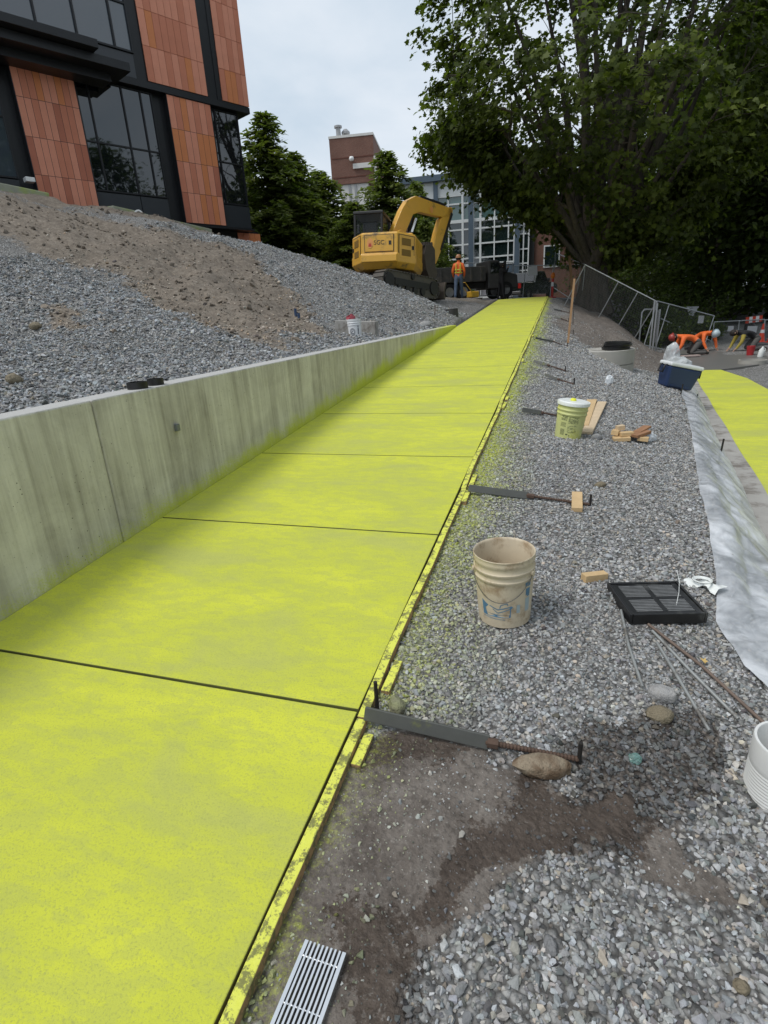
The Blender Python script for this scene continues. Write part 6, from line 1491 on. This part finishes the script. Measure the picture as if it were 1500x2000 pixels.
for px, py, w, h_, D, lab, tl in ((1040, 529, 19, 17, 27.3, 'blank pale notice on the fence in front of the green pickup', -4), (1369, 624, 11, 14, 21.2, 'small pale notice on the fence next to the yield sign', 3), (1427, 642, 11, 10, 21.9, 'small pale notice left of the larger notice on the gate panel', 3), (1468, 647, 19, 19, 21.8, 'larger pale notice on the gate panel by the road', 4)):
    P = at_depth(px, py, D); o = MB().box((0, 0, 0), (w*D/F_PX, .012, h_*D/F_PX)).build('notice_board', NOT, bev=.003, loc=tuple(P), rot=(0, R_(tl), CA)); tag(o, lab, 'notice', 'notices on the fence')
# yield sign seen from behind
P = at_depth(1350, 608, 24.5); g0 = float(H0(P[0], P[1])); ys = thing('yield_sign', 'back of a triangular yield sign on a steel post beyond the fence', 'sign', (P[0], P[1], g0), (0, R_(2), CA))
zt = P[2]-g0; w_ = 12.5*24.5/F_PX; MB().prism([(-w_, zt+.20), (w_, zt+.20), (w_*.12, zt-.30), (-w_*.12, zt-.30)], -.006, .006, 'y').build('sign_plate', mat('bare_aluminium', (.45, .46, .47), .4, metal=.5), ys)
MB().box2((-.03, -.045, -.3), (.03, -.008, zt+.18)).build('post', GALF, ys)
# stair handrail below the fence
a, b = Vector(at_depth(1290, 622, 23.2)), Vector(at_depth(1388, 666, 22.9)); hr = thing('handrail', 'steel stair handrail sloping down behind the fence', 'handrail', tuple(a), (0, 0, 0))
MB().tube([(0, 0, 0), tuple(b-a)], .022, 8).build('rail', GALF, hr, smooth_=50)
for f_ in (.15, .38, .62, .86): c = (b-a)*f_; MB().tube([tuple(c), (c.x, c.y, c.z-.9)], .018, 8).build('baluster', GALF, hr, smooth_=50)
# old gate frame behind the tilted panel
hg = thing('pipe_barrier', 'bent pipe barrier standing behind the tilted fence panel', 'barrier', tuple(at_depth(1250, 650, 21.5)), (0, 0, CA)); MB().tube([(0, 0, -.4), (0, 0, .75), (.08, 0, .86), (.55, 0, .84), (.65, 0, .74), (.65, 0, -.4)], .03, 8).build('barrier_pipe', GALF, hg, smooth_=60)

# ================================================================== cones, barricade, small site things
CONE = mat('cone_red_orange', (.62, .06, .025), .5, var=.08); WBAND = mat('reflective_white', (.75, .75, .75), .4)
def cone(px, py, D, label):
    P = at_depth(px, py, D); P[2] = LOW+.03; t_ = thing('traffic_cone', label, 'cone', tuple(P), (0, 0, .3), 'traffic cones by the fence')
    MB().box2((-.18, -.18, 0), (.18, .18, .035)).build('base', CONE, t_, bev=.01); MB().lathe([(.13, .035), (.085, .30), (.035, .62), (.03, .70), (0, .70)], 20).build('cone_body', CONE, t_, smooth_=40); MB().lathe([(.077, .36), (.058, .48), (.06, .48), (.079, .36)], 20, closed=True).build('band', WBAND, t_, smooth_=40)
cone(1481, 694, 21.4, 'red orange traffic cone beside the striped barricade'); cone(1500, 697, 21.0, 'red orange traffic cone further along from the striped barricade')
P = at_depth(1457, 690, 23.2); P[2] = LOW+.1; br = thing('barricade_drum', 'dark drum with a red and white striped board on top by the gate', 'barricade', tuple(P), (0, R_(-4), CA))
MB().lathe([(0, 0), (.21, 0), (.20, .45), (.15, .70), (0, .72)], 20).build('drum', mat('dark_drum', (.04, .038, .04), .6), br, smooth_=40)
sb = MB()
for i in range(5): sb.box2((-.34+i*.136, -.25, .62), (-.34+(i+1)*.136-.002, -.22, .86), mi=i % 2)
sb.build('striped_board', [CONE, WBAND], br)
def pail(px, py, D, m_, s, label, z=None):
    P = at_depth(px, py, D); P[2] = LOW+.03 if z is None else z; t_ = thing('pail', label, 'bucket', tuple(P), (0, 0, 0)); t_.scale = (s, s, s)
    MB().lathe([(0, .004), (.118, 0), (.15, .33), (.155, .35), (.15, .355), (.143, .35), (.115, .012), (0, .012)], 28).build('shell', m_, t_, smooth_=40); MB().tube([(.15*math.cos(math.pi*k/10), -.02, .33+.12*math.sin(math.pi*k/10)) for k in range(11)], .005, 6).build('wire_handle', WIRE, t_, smooth_=60)
pail(1460, 721, 17.2, mat('red_pail_plastic', (.45, .03, .035), .4), .78, 'red pail in front of the kneeling worker in black')
P = at_depth(1479, 726, 16.6); P[2] = LOW+.02; jg = thing('plastic_jug', 'white plastic jug right of the red pail', 'jug', tuple(P), (0, R_(8), 0)); MB().lathe([(0, 0), (.07, 0), (.075, .03), (.075, .2), (.03, .27), (.022, .31), (0, .31)], 20).build('bottle', LIDW, jg, smooth_=40); MB().tube([(.03, 0, .27), (.085, 0, .25), (.08, 0, .15)], .012, 6).build('handle', LIDW, jg, smooth_=60)
P = at_depth(1462, 752, 15.2); P[2] = LOW-.3; tag(MB().lathe([(.30, 0), (.34, 0), (.34, .42), (.30, .42)], 32, closed=True).build('concrete_collar', CONC, smooth_=40, loc=tuple(P)), 'low concrete collar in the ground right of the lower path', 'concrete collar')
P = at_depth(1078, 583, 27.6); P[2] = float(H(P[0], P[1])); dl = thing('delineator_post', 'red and white delineator post with an orange lamp at the path crest', 'post', tuple(P), (0, 0, CA))
MB().lathe([(0, 0), (.2, 0), (.2, .06), (.06, .09), (.06, .9), (0, .9)], 16).build('post', mat('red_post', (.5, .04, .03), .5), dl, smooth_=40); MB().lathe([(.064, .55), (.064, .75)], 16).build('white_band', WBAND, dl); MB().lathe([(0, .9), (.07, .92), (.11, 1.05), (.07, 1.18), (0, 1.2)], 14).build('lamp', mat('orange_lamp', (.8, .22, .03), .35), dl, smooth_=60)

# ================================================================== people
SKIN = mat('skin', (.42, .26, .19), .55, var=.08); JEAN = mat('blue_denim', (.085, .12, .19), .85, var=.2, scale=25); ORANGE = mat('safety_orange', (.86, .16, .03), .6, var=.12, scale=12); BOOT = mat('dark_boot', (.03, .025, .02), .7)
BLACKC = mat('black_cloth', (.014, .014, .016), .85, var=.25, scale=20); GREYT = mat('grey_work_trousers', (.10, .095, .09), .85, var=.2, scale=20); LIME = mat('lime_reflective', (.62, .72, .10), .5); YGL = mat('yellow_sleeve', (.38, .30, .05), .7); HAIR = mat('dark_hair', (.02, .015, .012), .7)
def person(label, loc, rz, pose, mats, hat=None, vest=None):
    """one continuous skinned body, one material per limb zone"""
    J = POSES[pose]
    rad, E = RAD, BONES
    nm = SKINNED[pose]
    co = np.empty(len(nm.vertices)*3); nm.vertices.foreach_get('co', co); co = co.reshape(-1, 3)
    B = MB(); B.v = [tuple(p) for p in co]; B.f = [tuple(p.vertices) for p in nm.polygons]; B.mi = [0]*len(B.f)
    body_n = len(B.f); seg = [(a, b, np.array(J[a]), np.array(J[b])) for a, b in E]
    def zone(a, b):
        if a in ('neck', 'jaw', 'head'): return 3
        if a[:2] in ('el',) : return 1
        if a[:2] == 'wr': return 3
        if a[:2] == 'sh' or b[:2] == 'sh': return 1 if a[:2] == 'sh' else 0
        if a[:3] == 'hip' or b[:3] == 'hip' or a[:2] == 'kn': return 2
        if a[:2] == 'an': return 4
        return 0
    for k in range(body_n):
        c = co[list(B.f[k])].mean(0); best = 9; z_ = 0
        for a, b, pa, pb in seg:
            t_ = np.clip((c-pa) @ (pb-pa)/max((pb-pa) @ (pb-pa), 1e-9), 0, 1); dd = np.linalg.norm(c-pa-(pb-pa)*t_)/(.5+rad[a]*4)
            if dd < best: best = dd; z_ = zone(a, b)
        B.mi[k] = z_
    for s in 'lr':                                            # fingers, slightly curled, and a thumb off the side of the palm
        w_, h_ = Vector(J['wr'+s]), Vector(J['ha'+s]); d = (h_-w_).normalized(); sd = d.cross(Vector((0, 0, 1))); sd = sd.normalized() if sd.length > .1 else Vector((1, 0, 0)); up = sd.cross(d)
        for i, ln in enumerate((.068, .078, .073, .058)):
            p = h_+sd*(.024-.016*i); B.tube([p, p+d*ln*.6-up*.008, p+d*ln*.95-up*.024], [.0095, .009, .007], 6, mi=3)
        p = w_+d*.03+sd*(.03 if s == 'l' else -.03); B.tube([p, p+d*.03+sd*(.022 if s == 'l' else -.022), p+d*.06+sd*(.026 if s == 'l' else -.026)], [.011, .010, .008], 6, mi=3)
    t_ = thing('person', label, 'person', loc, (0, 0, rz))
    bo = B.build('body', mats, t_, smooth_=80, fix=False)
    hd_, cr = Vector(J['head']), Vector(J['crown']); ax = (cr-Vector(J['jaw'])).normalized(); qt = Vector((0, 0, 1)).rotation_difference(ax)
    hc = hd_+ax*.02
    if hat:
        h = MB().lathe([(.150, -.01), (.152, .0), (.122, .012), (.118, .06), (.09, .11), (.04, .135), (0, .14)], 24).build('hard_hat', hat, t_, smooth_=50); h.location = hc+ax*.035; h.rotation_mode = 'QUATERNION'; h.rotation_quaternion = qt
    hh = MB().lathe([(.100, -.06), (.109, -.01), (.107, .04), (.07, .095), (0, .11)], 20).build('hair', HAIR, t_, smooth_=60); hh.location = hc-Vector((0, 0, 0)); hh.rotation_mode = 'QUATERNION'; hh.rotation_quaternion = qt
    # face: nose, eyes and ears on the front of the head (+y of the body)
    for nm_, p, r_, m_ in (('nose', (0, .108, .0), .016, SKIN), ('eye', (-.034, .096, .025), .011, LIDW), ('eye', (.034, .096, .025), .011, LIDW), ('ear', (-.105, .0, .0), .022, SKIN), ('ear', (.105, .0, .0), .022, SKIN)):
        ob = MB().lathe([(0, -r_), (r_*.8, -r_*.6), (r_, 0), (r_*.8, r_*.6), (0, r_)], 8).build(nm_, m_, t_, smooth_=80); ob.location = hc+qt @ Vector(p)
    if vest:
        for nm_, pts in vest: MB().tube(pts, .018, 6).build(nm_, LIME, bo, smooth_=60)
    return t_
P = at_depth(896, 584, 24.6); P[2] = float(H(P[0], P[1]))-.01
def ringpts(z, a, b, cy=0.0): return [(a*math.cos(6.283*k/20), cy+b*math.sin(6.283*k/20), z) for k in range(21)]
person('worker in orange safety vest, jeans and hard hat standing beside the excavator blade', tuple(P), CA-R_(15), 'stride', [ORANGE, ORANGE, JEAN, SKIN, BOOT], mat('tan_hard_hat', (.42, .20, .10), .4),
       [('reflective_band', ringpts(1.08, .165, .135, .02)), ('reflective_band', ringpts(1.20, .168, .14, .01)), ('reflective_strap', [(-.09, -.12, 1.08), (-.09, -.145, 1.25), (-.09, -.10, 1.46)]), ('reflective_strap', [(.09, -.12, 1.08), (.09, -.145, 1.25), (.09, -.10, 1.46)])])
P = at_depth(978, 590, 28.0); P[2] = float(H(P[0], P[1]))-.01
person('person in dark clothes standing with one hand raised behind the fence', tuple(P), CA-R_(60), 'raise', [BLACKC, BLACKC, BLACKC, SKIN, BOOT])
def low_person(label, px, py, D, head_to, mats, hat):
    P = at_depth(px, py, D); P[2] = LOW+.035; return person(label, tuple(P), CA+head_to, 'kneel', mats, hat)
low_person('worker in orange shirt and red hard hat kneeling bent over the fresh concrete', 1347, 712, 18.2, R_(78), [ORANGE, ORANGE, GREYT, SKIN, BOOT], mat('red_hard_hat', (.35, .05, .04), .4))
low_person('worker in orange shirt and pale hard hat kneeling behind the worker in the red hat', 1362, 707, 19.6, R_(195), [ORANGE, ORANGE, BLACKC, SKIN, BOOT], mat('pale_blue_hard_hat', (.5, .6, .65), .4))
low_person('worker in black jacket on hands and knees smoothing the concrete', 1458, 713, 18.6, R_(84), [BLACKC, YGL, GREYT, SKIN, BOOT], None)
P = at_depth(1346, 717, 17.6); P[2] = LOW+.035; tag(MB().box((0, 0, .03), (.55, .2, .05)).build('kneeling_board', mat('pale_board', (.45, .36, .33), .7), bev=.01, loc=tuple(P), rot=(0, 0, CA)), 'kneeling board on the fresh concrete beside the workers in orange', 'board')

# ================================================================== undergrowth along the fence
def shrub(px, py, D, s, label, seed, hgt=1.0, pale=.42):
    r = np.random.default_rng(seed); P0 = at_depth(px, py, D); z0 = float(H0(P0[0], P0[1])); o = thing('shrub', label, 'shrub', (P0[0], P0[1], z0), (0, 0, 0), 'undergrowth along the fence')
    t_ = MB(); n = 46; C = []
    for k in range(n):
        az = r.uniform(0, 6.28); q = np.sqrt(r.random())*s; e = np.array([math.cos(az)*q, math.sin(az)*q, hgt*r.uniform(.35, 1.0)*(1-.4*q/s)]); t_.tube([(0, 0, -.1), tuple(e*.6+np.array([0, 0, .1])), tuple(e)], [.014, .009, .004], 4, cap=False); C.append(e)
    C = np.array(C); K = 34; Pp = (C[:, None]+r.normal(0, .20, (n, K, 3))*np.array([s, s, .75*hgt])*.8).reshape(-1, 3); Pp[:, 2] = np.abs(Pp[:, 2])
    me = leaves_mesh('foliage', Pp, np.array([0, 0, .9])+r.normal(0, .5, Pp.shape), r.uniform(.08, .19, len(Pp)), (r.normal(pale, .15, n)[:, None]+r.normal(0, .1, (n, K))).ravel(), OVAL_OUT, .2, WOODL, r)
    t_.build('stem', BARK, o, fix=False); put('foliage', me, o)
sl = ['fern like shrub beside the steel fence posts', 'leafy shrub under the handrail', 'low shrub below the yield sign', 'shrub at the end of the handrail', 'tall shrub behind the tilted fence panel', 'dark shrub behind the pipe barrier', 'shrub between the yield sign and the wood', 'shrub at the road edge by the gate panels', 'dense shrub at the edge of the wood behind the maple', 'dense shrub under the first trees of the wood', 'dense shrub behind the yield sign', 'broad shrub across the road behind the gate panels', 'broad shrub across the road behind the barricade', 'broad shrub across the road beyond the cones']
for i, (px, py, D, s, h_) in enumerate(((1310, 660, 22.6, .8, .9), (1332, 655, 24, 1.0, 1.2), (1358, 660, 24.2, .9, 1.0), (1380, 660, 24.5, .7, .8), (1225, 610, 25.5, 1.6, 2.2), (1262, 620, 24.5, 1.4, 1.8), (1330, 640, 29, 2.2, 2.4), (1420, 640, 36, 2.6, 2.2), (1200, 600, 34, 3.2, 3.6), (1262, 610, 33, 3.0, 3.4), (1330, 610, 36, 3.2, 3.4), (1400, 610, 46, 3.8, 4.0), (1460, 610, 42, 3.6, 3.4), (1530, 610, 38, 3.4, 3.2))):
    shrub(px, py, D, s, sl[i], 300+i, h_, .5 if i < 4 else .36)
